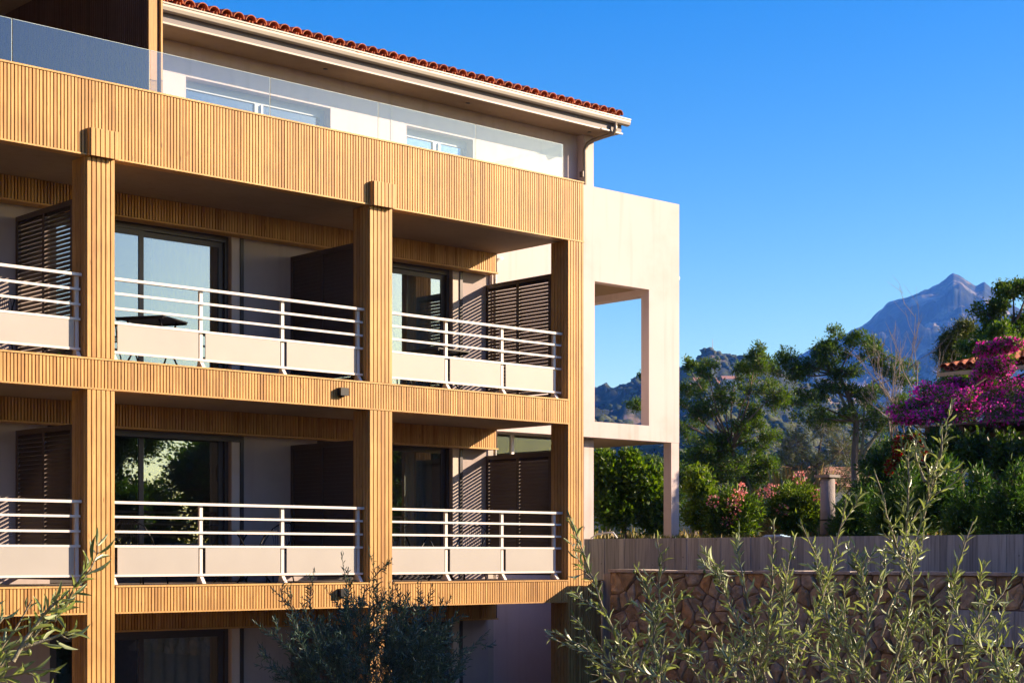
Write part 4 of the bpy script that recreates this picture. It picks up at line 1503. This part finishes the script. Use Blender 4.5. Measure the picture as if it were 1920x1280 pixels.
# distant round pines
for x, y, r, D, lab in ((1225, 868, 26, 95, 'dark round pine seen through the lower portico opening'), (1140, 885, 20, 110, 'far small round tree left of the dark round pine'), (1300, 860, 34, 85, 'dark round tree low on the left behind the feathery tree'),
                        (1370, 868, 30, 100, 'dark low tree far behind the feathery tree trunk'), (1440, 870, 34, 105, 'far round tree between feathery tree and silvery olive'), (1650, 850, 40, 80, 'far dark tree right of the bare trunk'), (1260, 880, 26, 70, 'dark low tree hidden behind the portico post')):
    bs = gbase(x, D)
    tree('pine_tree', lab, 'tree', bs, [bs, at(x, y + 30, D)], .2, [C(x, y, D, r, r * .6, 130), C(x - r * .8, y + 12, D, r * .7, r * .5, 80), C(x + r * .8, y + 14, D, r * .7, r * .5, 80), C(x, y + 45, D, r * 1.4, 34, 130)],
         (.17, .3), L_DARK, per=16, group='far trees in the valley', twig_r=0)
bs = gbase(1505, 72)
tree('garden_bush', 'grey-green bush beside the small white cottage', 'bush', bs, [], .1, [C(1465, 890, 72, 26, 22, 120), C(1450, 910, 72, 24, 20, 90), C(1560, 905, 70, 30, 20, 90)], (.10, .3), L_OLB, per=14, twig_r=0)
# oleanders
for x, y, D, lab, sc_ in ((1370, 950, 30, 'oleander bush with salmon pink flowers in front of the leaning trunk', 1.0), (1490, 935, 30.5, 'sunlit oleander bush with pale pink flowers right of the leaning trunk', 1.15)):
    bs = gbase(x, D)
    ex = [('flowers', [(np.array(at(x + dx * sc_, y + dy, D - .3)), .13, .11) for dx, dy in (((2, -8), (14, -22), (-4, 28), (8, 6), (20, -34), (-32, -10)) if sc_ == 1 else ((-50, -10), (-36, -18), (40, -6), (10, -40), (55, -30), (-20, 20)))], L_PINK, (.042, .9), 42)]
    tree('oleander_bush', lab, 'bush', bs, [], .05, [C(x, y, D, 34 * sc_, 34, 130), C(x - 25 * sc_, y + 18, D, 26 * sc_, 28, 90), C(x + 30 * sc_, y + 10, D, 30 * sc_, 30, 110), C(x + 5, y + 40, D, 50 * sc_, 24, 130)], (.12, .2), L_CIT if sc_ > 1 else L_MID, per=12, extra=ex, twig_r=.004)
# dry stalks and grass along the wall
def stalks(name, label, n, xr, D, h, mat, kind):
    x = rng.uniform(*xr, n); d = rng.uniform(D[0], D[1], n)
    P = np.array([np.array(gbase(a, b_)) for a, b_ in zip(x, d)])
    P = P[P[:, 0] > 10.45]; n = len(P)
    L = rng.uniform(.5, 1.0, n) * h
    me = leaves_mesh(name, P, rng.normal(0, .22, (n, 3)) + np.array([0, 0, 1]), rng.normal(0, 1, (n, 3)), L, L * .035, 'diamond')
    o = link(name, me, mat, kind=kind)
    tag(o, label, 'grass')
stalks('dry_grass', 'tall dry straw-coloured grass stalks beside the sunlit oleander', 380, (1455, 1535), (32, 33.5), 1.7, L_DRY, 'stuff')
stalks('grass', 'low green grass along the top of the concrete wall', 5000, (1120, 1600), (28.6, 31), .30, L_GRASS, 'stuff')
stalks('meadow_grass', 'sparse dry meadow grass across the terrace garden', 7000, (1000, 2000), (40, 75), .7, L_DRY, 'stuff')

# stone gate pillar
pb = at(1552, 1000, 29.5)
gp = empty('garden_pillar', (pb[0], pb[1], GZ), 0)
tag(gp, 'grey round masonry pillar with flat cap among the shrubs', 'pillar')
MB().tube([(0, 0, 0), (0, 0, 1.25)], [.135, .125], 18).build('shaft', plain('pillar_render', (.26, .23, .21), .9, var=.2, scale=6, bump=.4), gp, smooth=True)
MB().box(-.155, .155, -.155, .155, 1.252, 1.30).build('cap', plain('pillar_render', (.4, .3, .3)), gp)
MB().tube([(0, 0, .5), (0, 0, .53)], .142, 18).build('band', BLACK, gp)

# small white cottage in the valley
p = at(1556, 1030, 74)
ct = cottage('small white cottage with terracotta roof glimpsed between bush and olive tree', np.array([p[0], p[1], GZ + .55]), 3.9, 3.4, 2.9, -math.pi / 2 + TH + .25, 'cottage', False)
ct['group'] = 'cottage'
del ct['group']

# ---------------------------------------------------------------- pergola, house, bougainvillea at the right
PW = plain('weathered_timber', (.13, .085, .05), .8, var=.3, scale=8, stretch=(8, 1, 8))
PS = 1.25
def far(b):
    b = np.array(b, float); r = b.copy()
    for k in range(0, len(b) // 3):
        pass
    r[0:2] = CAM[0] + (b[0:2] - CAM[0]) * PS; r[2:4] = CAM[1] + (b[2:4] - CAM[1]) * PS; r[4:6] = CAM[2] + (b[4:6] - CAM[2]) * PS
    return r
PO = np.array([CAM[0] + 23.11 * PS, CAM[1] + 12.9 * PS, GZ])
pg = empty('pergola', PO)
tag(pg, 'dark timber pergola roof with thin pale edge under the bougainvillea', 'pergola')
def pbx(name, mat, *b):
    b = far(b)
    b[0:2] -= PO[0]; b[2:4] -= PO[1]; b[4:6] -= PO[2]
    if name == 'post': b[4] = 0
    return MB().box(*b).build(name, mat, pg)
pbx('roof_sheet', plain('roof_sheet', (.36, .30, .22), .7, var=.1), 12.2, 15.0, -10.5, -3.75, 5.345, 5.375)
v = -10.2
while v < -3.9:
    pbx('joist', PW, 12.24, 14.9, v, v + .09, 5.22, 5.343)
    v += .62
pbx('beam', PW, 12.55, 12.72, -10.5, -4.85, 5.02, 5.218)
pbx('beam', PW, 14.5, 14.66, -10.5, -3.9, 5.02, 5.218)
for vv in (-10.2, -7.6, -4.95):
    pbx('post', PW, 12.56, 12.70, vv, vv + .14, GZ, 5.018)
HO = np.array([CAM[0] + 28.4 * PS, CAM[1] + 12.9 * PS, GZ])
hs_ = empty('garden_house', HO)
tag(hs_, 'low house with terracotta barrel-tiled roof behind the bougainvillea', 'house')
def hbx(name, mat, *b):
    b = far(b)
    b[0:2] -= HO[0]; b[2:4] -= HO[1]; b[4:6] -= HO[2]
    if name in ('wall', 'door'): b[4] = 0
    return MB().box(*b).build(name, mat, hs_)
hbx('wall', plain('ochre_render', (.14, .105, .075), .9), 14.7, 20.5, -10.6, -3.45, GZ - .1, 6.30)
hbx('door', plain('dark_door', (.03, .022, .018), .6), 14.66, 14.699, -6.6, -5.4, GZ, 5.5)
hbx('eaves_board', plain('bamboo_board', (.50, .36, .20), .7, var=.2, scale=9), 13.86, 13.92, -10.8, -3.10, 6.33, 6.395)
RSL = math.radians(11)
hr_ = MB().add(CAM + PS * (np.array([(13.98, -10.8, 6.42), (13.98, -3.1, 6.42), (17.6, -3.1, 6.42 + 3.62 * math.tan(RSL)), (17.6, -10.8, 6.42 + 3.62 * math.tan(RSL)), (21.2, -3.1, 6.42), (21.2, -10.8, 6.42)]) - CAM) - HO, [(0, 3, 2, 1), (2, 3, 5, 4)]).build('roof', TILE, hs_)
blk = MB()
for c in range(12):
    for i in range(46):
        for cover in (True, False):
            vv = CAM[1] + (-3.16 - CAM[1]) * PS - i * .2065 - (0 if cover else .103)
            s = c * .36 - (.03 if not cover else 0)
            loc = np.array([CAM[0] + (13.92 - CAM[0]) * PS + s * math.cos(RSL), vv, CAM[2] + 3.18 * PS + s * math.sin(RSL) + (.03 if cover else .04)])
            R = Matrix.Translation(loc - HO) @ Matrix.Rotation(-math.pi / 2 + random.uniform(-.02, .02), 4, 'Z') @ Matrix.Rotation(RSL - .04 + random.uniform(-.015, .015), 4, 'X')
            me = TC if cover else TP
            if c < 2 and i < 14:
                o = link('tile', me, None, hr_)
                o.matrix_local = R
            else:
                blk.add([R @ q.co for q in me.vertices], [tuple(pq.vertices) for pq in me.polygons])
blk.build('tile', TILE, hr_, kind='stuff')

D = 33.0
bs = np.array([PO[0] - .2, PO[1] + 2.9 * PS, GZ])
mag = [(1690, 772, 26, 18), (1720, 762, 24, 18), (1740, 735, 34, 22), (1775, 745, 40, 26), (1800, 770, 50, 24), (1830, 730, 34, 22), (1790, 718, 22, 10), (1845, 705, 26, 24), (1862, 675, 26, 26), (1848, 655, 22, 16), (1880, 648, 24, 16), (1900, 645, 20, 12), (1880, 686, 26, 20), (1850, 690, 24, 20),
       (1865, 745, 50, 32), (1910, 740, 50, 36), (1880, 775, 60, 24), (1940, 770, 60, 30), (1815, 750, 40, 26), (1990, 760, 60, 40), (1735, 782, 40, 14), (1700, 785, 30, 10)]
bcl = [(np.array(at(x, y, D + random.uniform(-.6, .75))), r * D / F, zr * D / F) for x, y, r, zr in mag]
tree('bougainvillea', 'magenta bougainvillea spilling over the pergola roof at the right edge', 'climbing plant', bs,
     [bs, bs + np.array([.15, -.3, 1.0]), bs + np.array([.25, -.8, 2.0]), np.array(at(1760, 770, D)), np.array(at(1860, 700, D))], .05,
     [(c, r * 1.0, z * 1.0, 46) for c, r, z in bcl], (.065, .6), L_MID, per=10, extra=[('flowers', bcl, L_BOU, (.048, .85), 380)], twig_r=.004)
bs = np.array(at(1690, 1030, 31)); bs[2] = GZ
rcl = [(np.array(at(x, y, 29)), r * 29 / F, zr * 29 / F) for x, y, r, zr in ((1690, 828, 13, 12), (1682, 845, 10, 12), (1668, 876, 8, 14), (1716, 820, 10, 8), (1730, 850, 8, 14), (1676, 862, 8, 8))]
tree('red_bougainvillea', 'small deep red bougainvillea strand left of the pergola', 'climbing plant', bs, [bs, at(1690, 940, 29), at(1680, 870, 29), at(1692, 825, 29)], .03,
     [(c, r, z, 14) for c, r, z in rcl], (.06, .5), L_MID, per=8, extra=[('flowers', rcl, L_RED, (.05, .85), 130)], twig_r=.004)
# bamboo-like hedge plants under the pergola edge
i = 0
for x, y, D, r, lab in ((1610, 965, 29, 44, 'leftmost feathery green bamboo clump behind the concrete wall'), (1690, 950, 27.5, 48, 'feathery bamboo clump right of the grey pillar'), (1765, 930, 26.5, 50, 'tall bamboo clump below the pergola edge'),
                        (1830, 955, 25.5, 46, 'bamboo clump left of the right-edge clump'), (1900, 945, 24.5, 56, 'bright bamboo clump at the right edge behind the wall')):
    bs = gbase(x, D)
    tree('bamboo_clump', lab, 'bamboo', bs, [], .04, [C(x, y, D, r, 44, 150), C(x - r * .6, y + 25, D, r * .7, 34, 90), C(x + r * .6, y + 25, D, r * .7, 34, 90), C(x, y + 45, D, r * 1.2, 24, 90), C(x + 10, y - 45, D, r * .4, 34, 36)],
         (.11, .16), L_BAM, per=16, group='bamboo hedge behind the wall', twig_r=.004, up=.5)
bs = gbase(1700, 34)
tree('laurel_bush', 'dark laurel mass between bare trunk and pergola', 'bush', bs, [], .05, [C(1660, 880, 34, 50, 44, 190), C(1700, 840, 34, 34, 30, 120), C(1740, 870, 34, 46, 60, 190), C(1640, 930, 34, 50, 30, 120), C(1760, 840, 33.5, 36, 30, 90)], (.1, .45), L_DARK, per=14, twig_r=.005)

bs = gbase(1850, 32)  # foliage added to stand for the dark void under the pergola
tree('filler_ivy', 'dark ivy put in for the dark void below the pergola roof at the right edge', 'climbing plant', bs, [], .03, [C(1775, 840, 32.2, 34, 40, 150), C(1830, 850, 31.4, 40, 44, 190), C(1890, 860, 30.6, 44, 50, 220), C(1940, 860, 30, 40, 56, 160)], (.09, .6), L_DARK, per=13, twig_r=.004)
# trees standing outside the picture to the right: they shade the lower right and show in the door glass
for nm, lab, b3, H, R_, lf in (('carob_tree', 'tall carob tree behind the garden house shading the portico posts', (32.0, -12.6, GZ), 12.6, 2.0, L_DARK), ('carob_tree', 'carob tree on the terrace reflected in the middle-storey door', (14.5, -14.5, GZ), 4.3, 1.9, L_DARK),
                               ('carob_tree', 'second carob tree on the terrace reflected in the middle-storey door', (11.3, -17.5, GZ), 4.4, 1.7, L_DARK), ('carob_tree', 'third carob tree farther along the terrace', (18.5, -18.0, GZ), 4.2, 2.2, L_DARK),
                               ('carob_tree', 'carob tree farther right on the terrace mirrored in the corner door', (20.6, -15.2, GZ), 4.2, 2.1, L_DARK), ('carob_tree', 'carob tree by the wall end nearest the pergola side', (12.6, -11.6, GZ), 3.9, 1.8, L_DARK), ('carob_tree', 'carob tree behind the first reflected carob', (17.0, -13.6, GZ), 4.6, 2.0, L_DARK), ('carob_tree', 'carob tree far along the terrace edge', (13.6, -20.5, GZ), 4.7, 2.0, L_DARK), ('carob_tree', 'carob tree in the lower garden shading the dark olive', (7.0, -13.7, -0.05), 9.2, 2.1, L_DARK)):
    b3 = np.array(b3, float)
    cl = []
    for k in range(14):
        a = k * 2.4
        cl.append((b3 + np.array([math.cos(a) * R_ * .62, math.sin(a) * R_ * .62, H * (.20 + .64 * ((k * .37) % 1))]), R_ * .6, H * .17, 150))
    tree(nm, lab, 'tree', b3, [b3, b3 + np.array([.1, 0, H * .3]), b3 + np.array([0, .15, H * .62])], .17, cl, (.13, .5), lf, per=11, group='trees right of the garden')

bs = np.array([12.5, -21.0, GZ])
hd = [(np.array([10.9 + .55 * k, -19.0 - .25 * (k % 3), GZ + .55 + .9 * (k % 2)]), .75, .8, 120) for k in range(12)] + [(np.array([17.5 + .6 * k, -17.6, GZ + .6 + .8 * (k % 2)]), .75, .8, 110) for k in range(11)]
tree('garden_hedge', 'dense dark hedge along the terrace right of the view', 'hedge', bs, [], .03, hd, (.13, .5), L_DARK, per=12, twig_r=.005)
for k, (uu, vv, H) in enumerate(((-9.5, -3.2, 12.5), (-12.0, -6.5, 13.0), (-14.5, -10.5, 12.0), (-16.5, -15.0, 12.5))):  # unseen row added to block sky fill on the column sides
    b3 = np.array([uu, vv, -.05])
    cl = [(b3 + np.array([.3 * math.cos(q * 2.4), .3 * math.sin(q * 2.4), H * (.14 + .82 * q / 11)]), (1.75 - 1.35 * q / 11), H * .085, 130) for q in range(12)]
    tree('added_cypress', ('added unseen cypress nearest the hotel, left of the view', 'second added cypress from the hotel, left of the view', 'third added cypress from the hotel, left of the view', 'added cypress farthest from the hotel, left of the view')[k], 'tree', b3, [b3, b3 + np.array([0, 0, H * .5]), b3 + np.array([0, 0, H * .97])], .2, cl, (.2, .4), L_DARK, per=12, group='added unseen cypresses left of the view', limbs=False)

# ================================================================== olive trees in front
ONE_LEAF = None


def olive_leaf_mesh():
    tv, tf = leaf_template('lance')
    me = MB().add(tv * np.array([1, .16, 1]), tf).mesh('leaf')
    me.materials.append(L_OLV)
    me.polygons.foreach_set('use_smooth', [True] * len(me.polygons))
    return me


class Olive:
    def __init__(self, name, label, base, leaf=.056, single=0):
        self.base = np.array(base, float)
        self.t = empty(name, self.base)
        tag(self.t, label, 'tree', None)
        self.w = MB(); self.fr = MB()
        self.P, self.D, self.N, self.L = [], [], [], []
        self.leaf = leaf; self.single = single; self.mat = L_OLV

    def shoot(self, a, b, r=.006, side=5, bend=None, gap=.026, bare=.12, fruit=.10, lev=0):
        a, b = np.array(a, float), np.array(b, float)
        d = b - a
        ln = np.linalg.norm(d)
        if ln < .03:
            return
        if bend is None:
            bend = rng.normal(0, .09 * ln, 3)
        k = max(3, int(ln / .05))
        ts = np.linspace(0, 1, k + 1)
        pts = a + d * ts[:, None] + bend * np.sin(ts * math.pi)[:, None] + rng.normal(0, .0035, (k + 1, 3))
        self.w.tube([p - self.base for p in pts], list(np.linspace(r, max(r * .3, .0012), k + 1)), 6 if r > .004 else 4, cap=False)
        ax = unit(d)
        s0 = unit(np.cross(ax, rng.normal(size=3)))
        n = int(ln * (1 - bare) / gap)
        for i in range(n):
            t = bare + (1 - bare) * (i + .5) / n
            p = a + d * t + bend * math.sin(t * math.pi)
            ang = i * 1.57 + random.uniform(-.4, .4)
            s = s0 * math.cos(ang) + np.cross(ax, s0) * math.sin(ang)
            taper = .75 + .35 * math.sin(min(1, t * 1.1) * math.pi)
            for sg in (1, -1):
                if random.random() < .10:
                    continue
                ta = random.uniform(.45, .95) if t < .93 else random.uniform(.15, .5)
                dr = ax * math.cos(ta) + sg * s * math.sin(ta) + np.array([0, 0, random.uniform(-.18, .12)])
                self.P.append(p + sg * s * r * .5); self.D.append(dr)
                nn = np.cross(np.cross(dr, ax), dr)
                nn = -unit(nn) if random.random() < .2 else unit(nn)
                self.N.append(nn + rng.normal(0, .35, 3))
                self.L.append(self.leaf * random.uniform(.62, 1.18) * taper)
            if random.random() < fruit:
                q = p + s * .012 + np.array([0, 0, -.014]) - self.base
                self.fr.tube([q + np.array([0, 0, .010]), q + np.array([0, 0, .006]), q, q - np.array([0, 0, .006]), q - np.array([0, 0, .010])], [.001, .0055, .0072, .0055, .001], 7, cap=False)
        if lev < 2:
            for i in range(side):
                t = random.uniform(.15, .85)
                p = a + d * t + bend * math.sin(t * math.pi)
                dr = unit(ax + rng.normal(0, .62, 3) + np.array([0, 0, .05]))
                l2 = min(.42, ln * random.uniform(.18, .38)) * (1 - .35 * t)
                self.shoot(p, p + dr * l2, r * .5, max(0, side // 2 - 1) if lev == 0 else 0, gap=gap, lev=lev + 1, fruit=fruit)

    def limb(self, pts, r0, r1):
        self.w.tube([np.array(p, float) - self.base for p in pts], list(np.linspace(r0, r1, len(pts))), 9, cap=False)

    def done(self):
        self.w.build('trunk', plain('shaded_twig', (.07, .075, .055), .9) if self.mat is L_OLD else BARKL, self.t, smooth=True)  # darker bark copy carries the shaded olive's shade in its colour
        P, D_, N_, L = [np.array(q) for q in (self.P, self.D, self.N, self.L)]
        # the leaves that show largest become parts of their own
        rel = P[:, :2] - CAM[:2]
        dep = rel @ FW; px = HX + F * (rel @ RT) / dep; py = HY - F * (P[:, 2] - CAM[2]) / dep
        ok = (px > 5) & (px < 1915) & (py > 700) & (py < 1275)
        score = np.where(ok, L / dep, 0)
        order = np.argsort(-score)
        pick = [i for i in order[:self.single] if score[i] > 0]
        mask = np.ones(len(P), bool); mask[pick] = False
        if pick:
            lm = olive_leaf_mesh()
            for i in pick:
                d = D_[i] / np.linalg.norm(D_[i]); s = np.cross(N_[i], d); s /= np.linalg.norm(s); nn = np.cross(d, s)
                o = link('leaf', lm, None, self.t)
                M = Matrix(((d[0], s[0], nn[0], 0), (d[1], s[1], nn[1], 0), (d[2], s[2], nn[2], 0), (0, 0, 0, 1))) @ Matrix.Scale(L[i], 4)
                M.translation = Vector(P[i] - self.base)
                o.matrix_local = M
        if mask.any():
            me = leaves_mesh('crown', P[mask] - self.base, D_[mask], N_[mask], L[mask], L[mask] * .16, 'lance')
            me.polygons.foreach_set('use_smooth', [True] * len(me.polygons))
            link('crown', me, self.mat, self.t, kind='stuff')
        if self.fr.v:
            self.fr.build('fruit', plain('green_olive', (.10, .14, .03), .35, var=.1, rnd=.2), self.t, kind='stuff', smooth=True)
        return len(P)


# big olive in the right foreground
D = 7.6
pb = at(1520, 1043, D)
ol = Olive('olive_tree', 'big sunlit olive tree with long upright shoots in the right foreground', (pb[0], pb[1], -0.05), .065, 300)
fork = np.array(at(1520, 1640, D))
ol.limb([(pb[0], pb[1], -.05), (pb[0] + .05, pb[1], .6), (pb[0] - .03, pb[1] + .04, 1.2), fork], .11, .07)
for x, y, dd in ((1180, 1400, .0), (1330, 1380, .2), (1450, 1360, -.2), (1600, 1350, .2), (1720, 1340, -.1), (1850, 1370, .1), (1980, 1400, .2)):
    ol.limb([fork, (fork + np.array(at(x, y, D + dd))) / 2 + np.array([0, 0, -.04]), at(x, y, D + dd), ], .045, .014)
main = [(1215, 1330, 1068, 965, 0, 6), (1180, 1330, 1070, 1150, .1, 3), (1180, 1300, 1190, 1060, .1, 4), (1190, 1260, 1232, 1005, -.1, 4), (1310, 1340, 1120, 1255, 0, 3), (1330, 1320, 1262, 1090, .2, 4), (1270, 1340, 1245, 1140, -.3, 4),
        (1420, 1310, 1320, 1030, .1, 5), (1450, 1330, 1380, 1010, 0, 5), (1430, 1240, 1450, 975, -.2, 4), (1480, 1300, 1490, 1010, .2, 5), (1500, 1230, 1590, 930, 0, 6), (1560, 1300, 1500, 980, .3, 5),
        (1600, 1330, 1588, 1025, -.1, 6), (1660, 1290, 1690, 1000, 0, 5), (1650, 1190, 1785, 755, -.05, 5), (1690, 1050, 1640, 880, 0, 2), (1700, 1000, 1705, 835, .05, 2), (1690, 1040, 1812, 890, -.05, 2), (1735, 900, 1720, 818, 0, 0), (1762, 860, 1765, 790, 0, 0),
        (1620, 1180, 1655, 1030, .1, 3), (1760, 1320, 1905, 1075, -.1, 6), (1740, 1330, 1740, 1080, .2, 6), (1790, 1330, 1810, 1090, .2, 5), (1820, 1340, 1840, 1060, 0, 5), (1780, 1130, 1825, 975, .4, 2), (1860, 1360, 1925, 1180, 0, 5), (1700, 1340, 1560, 1130, -.2, 6), (1640, 1360, 1480, 1160, -.3, 5)]
for x0, y0, x1, y1, dd, sd in main:
    ol.shoot(at(x0, y0, D + dd), at(x1, y1, D + dd + random.uniform(-.12, .12)), .0075, sd, gap=.030)
for k in range(22):
    x0 = random.uniform(1150, 1950); y0 = random.uniform(1270, 1420)
    dd = random.uniform(-.55, .7)
    x1 = x0 + random.gauss(0, 130) + (x0 - 1540) * .12; y1 = y0 - random.uniform(90, 250) * (1.0 if x0 > 1450 else .8)
    ol.shoot(at(x0, y0, D + dd), at(x1, y1, D + dd + random.uniform(-.2, .2)), .006, 4, gap=.032)
n_right = ol.done()

# olive branch at the lower left, closest to the camera
D = 4.5
pb = at(-420, 1043, D)
ol = Olive('olive_tree', 'sunlit olive branch with large leaves in the lower left corner', (pb[0], pb[1], -0.05), .064, 300)
fork = np.array(at(-330, 1500, D))
ol.limb([(pb[0], pb[1], -.05), (pb[0], pb[1] + .05, 1.3), fork], .08, .05)
ol.limb([fork, at(-190, 1400, D), at(-60, 1300, D)], .04, .010)
for x0, y0, x1, y1, sd in ((-60, 1300, 158, 1070, 3), (-60, 1300, 10, 1150, 2), (-30, 1285, 60, 1130, 2), (50, 1215, 140, 1185, 1), (20, 1240, 118, 1120, 2), (-80, 1350, 110, 1255, 3), (-60, 1400, 90, 1290, 3), (-100, 1330, -20, 1120, 3), (-20, 1290, 40, 1200, 2)):
    ol.shoot(at(x0, y0, D + random.uniform(-.08, .08)), at(x1, y1, D + random.uniform(-.08, .08)), .006, sd, gap=.026, fruit=.14)
for k in range(14):
    x0 = random.uniform(-420, -80); y0 = random.uniform(1300, 1500)
    ol.shoot(at(x0, y0, D + random.uniform(-.4, .4)), at(x0 + random.uniform(-90, 90), y0 - random.uniform(120, 260), D + random.uniform(-.4, .4)), .006, 4, gap=.03)
n_left = ol.done()

# shaded olive in front of the middle column
D = 15.5
pb = at(700, 1043, D)
ol = Olive('olive_tree', 'dark shaded olive tree in front of the middle timber column', (pb[0], pb[1], -0.05), .068, 0)
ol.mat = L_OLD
fork = np.array(at(700, 1360, D))
ol.limb([(pb[0], pb[1], -.05), (pb[0] + .06, pb[1], .7), fork], .10, .06)
for x0, y0, x1, y1, sd in ((650, 1260, 640, 1035, 4), (640, 1240, 690, 1030, 4), (690, 1250, 735, 1050, 5), (700, 1240, 700, 1085, 5), (600, 1240, 545, 1095, 5), (610, 1200, 590, 1070, 3), (580, 1230, 510, 1105, 4), (760, 1250, 780, 1135, 4), (770, 1260, 835, 1145, 4), (790, 1270, 872, 1195, 4), (790, 1290, 880, 1235, 4), (560, 1270, 515, 1240, 3), (720, 1230, 700, 1110, 4), (720, 1250, 730, 1090, 4)):
    ol.shoot(at(x0, y0, D), at(x1, y1, D + random.uniform(-.3, .3)), .0045, sd, gap=.026, fruit=.18)
for k in range(210):
    a = random.uniform(0, 6.28); r_ = random.uniform(0, 1) ** .5
    x0, y0 = 695 + math.cos(a) * 120 * r_, 1300 + math.sin(a) * 90 * r_
    dd = random.uniform(-.6, .6)
    x1 = x0 + (x0 - 695) * .55 + random.gauss(0, 30); y1 = y0 - random.uniform(50, 140)
    ol.shoot(at(x0, y0, D + dd), at(x1, y1, D + dd * 1.3), .0032, 3, gap=.023, bare=.02)
for k in range(7):
    ol.limb([fork, at(600 + 30 * k, 1300, D + .3 * (k % 3 - 1))], .035, .012)
n_mid = ol.done()

# ================================================================== haze over the valley
hz, n, l = new_mat('valley_haze')
pv = n.new('ShaderNodeVolumePrincipled')
pv.inputs['Color'].default_value = (.08, .28, 1.0, 1)
pv.inputs['Absorption Color'].default_value = (1, 1, 1, 1)
pv.inputs['Density'].default_value = 1.3e-4
pv.inputs['Anisotropy'].default_value = 0.0
ho = n.new('ShaderNodeOutputMaterial')
l.new(pv.outputs[0], ho.inputs['Volume'])
HB = wbox('haze', hz, None, -5700, 5700, -5700, 5700, -1.2, 760)
tag(HB, 'thin blue haze in the air over the valley', 'haze', kind='stuff')
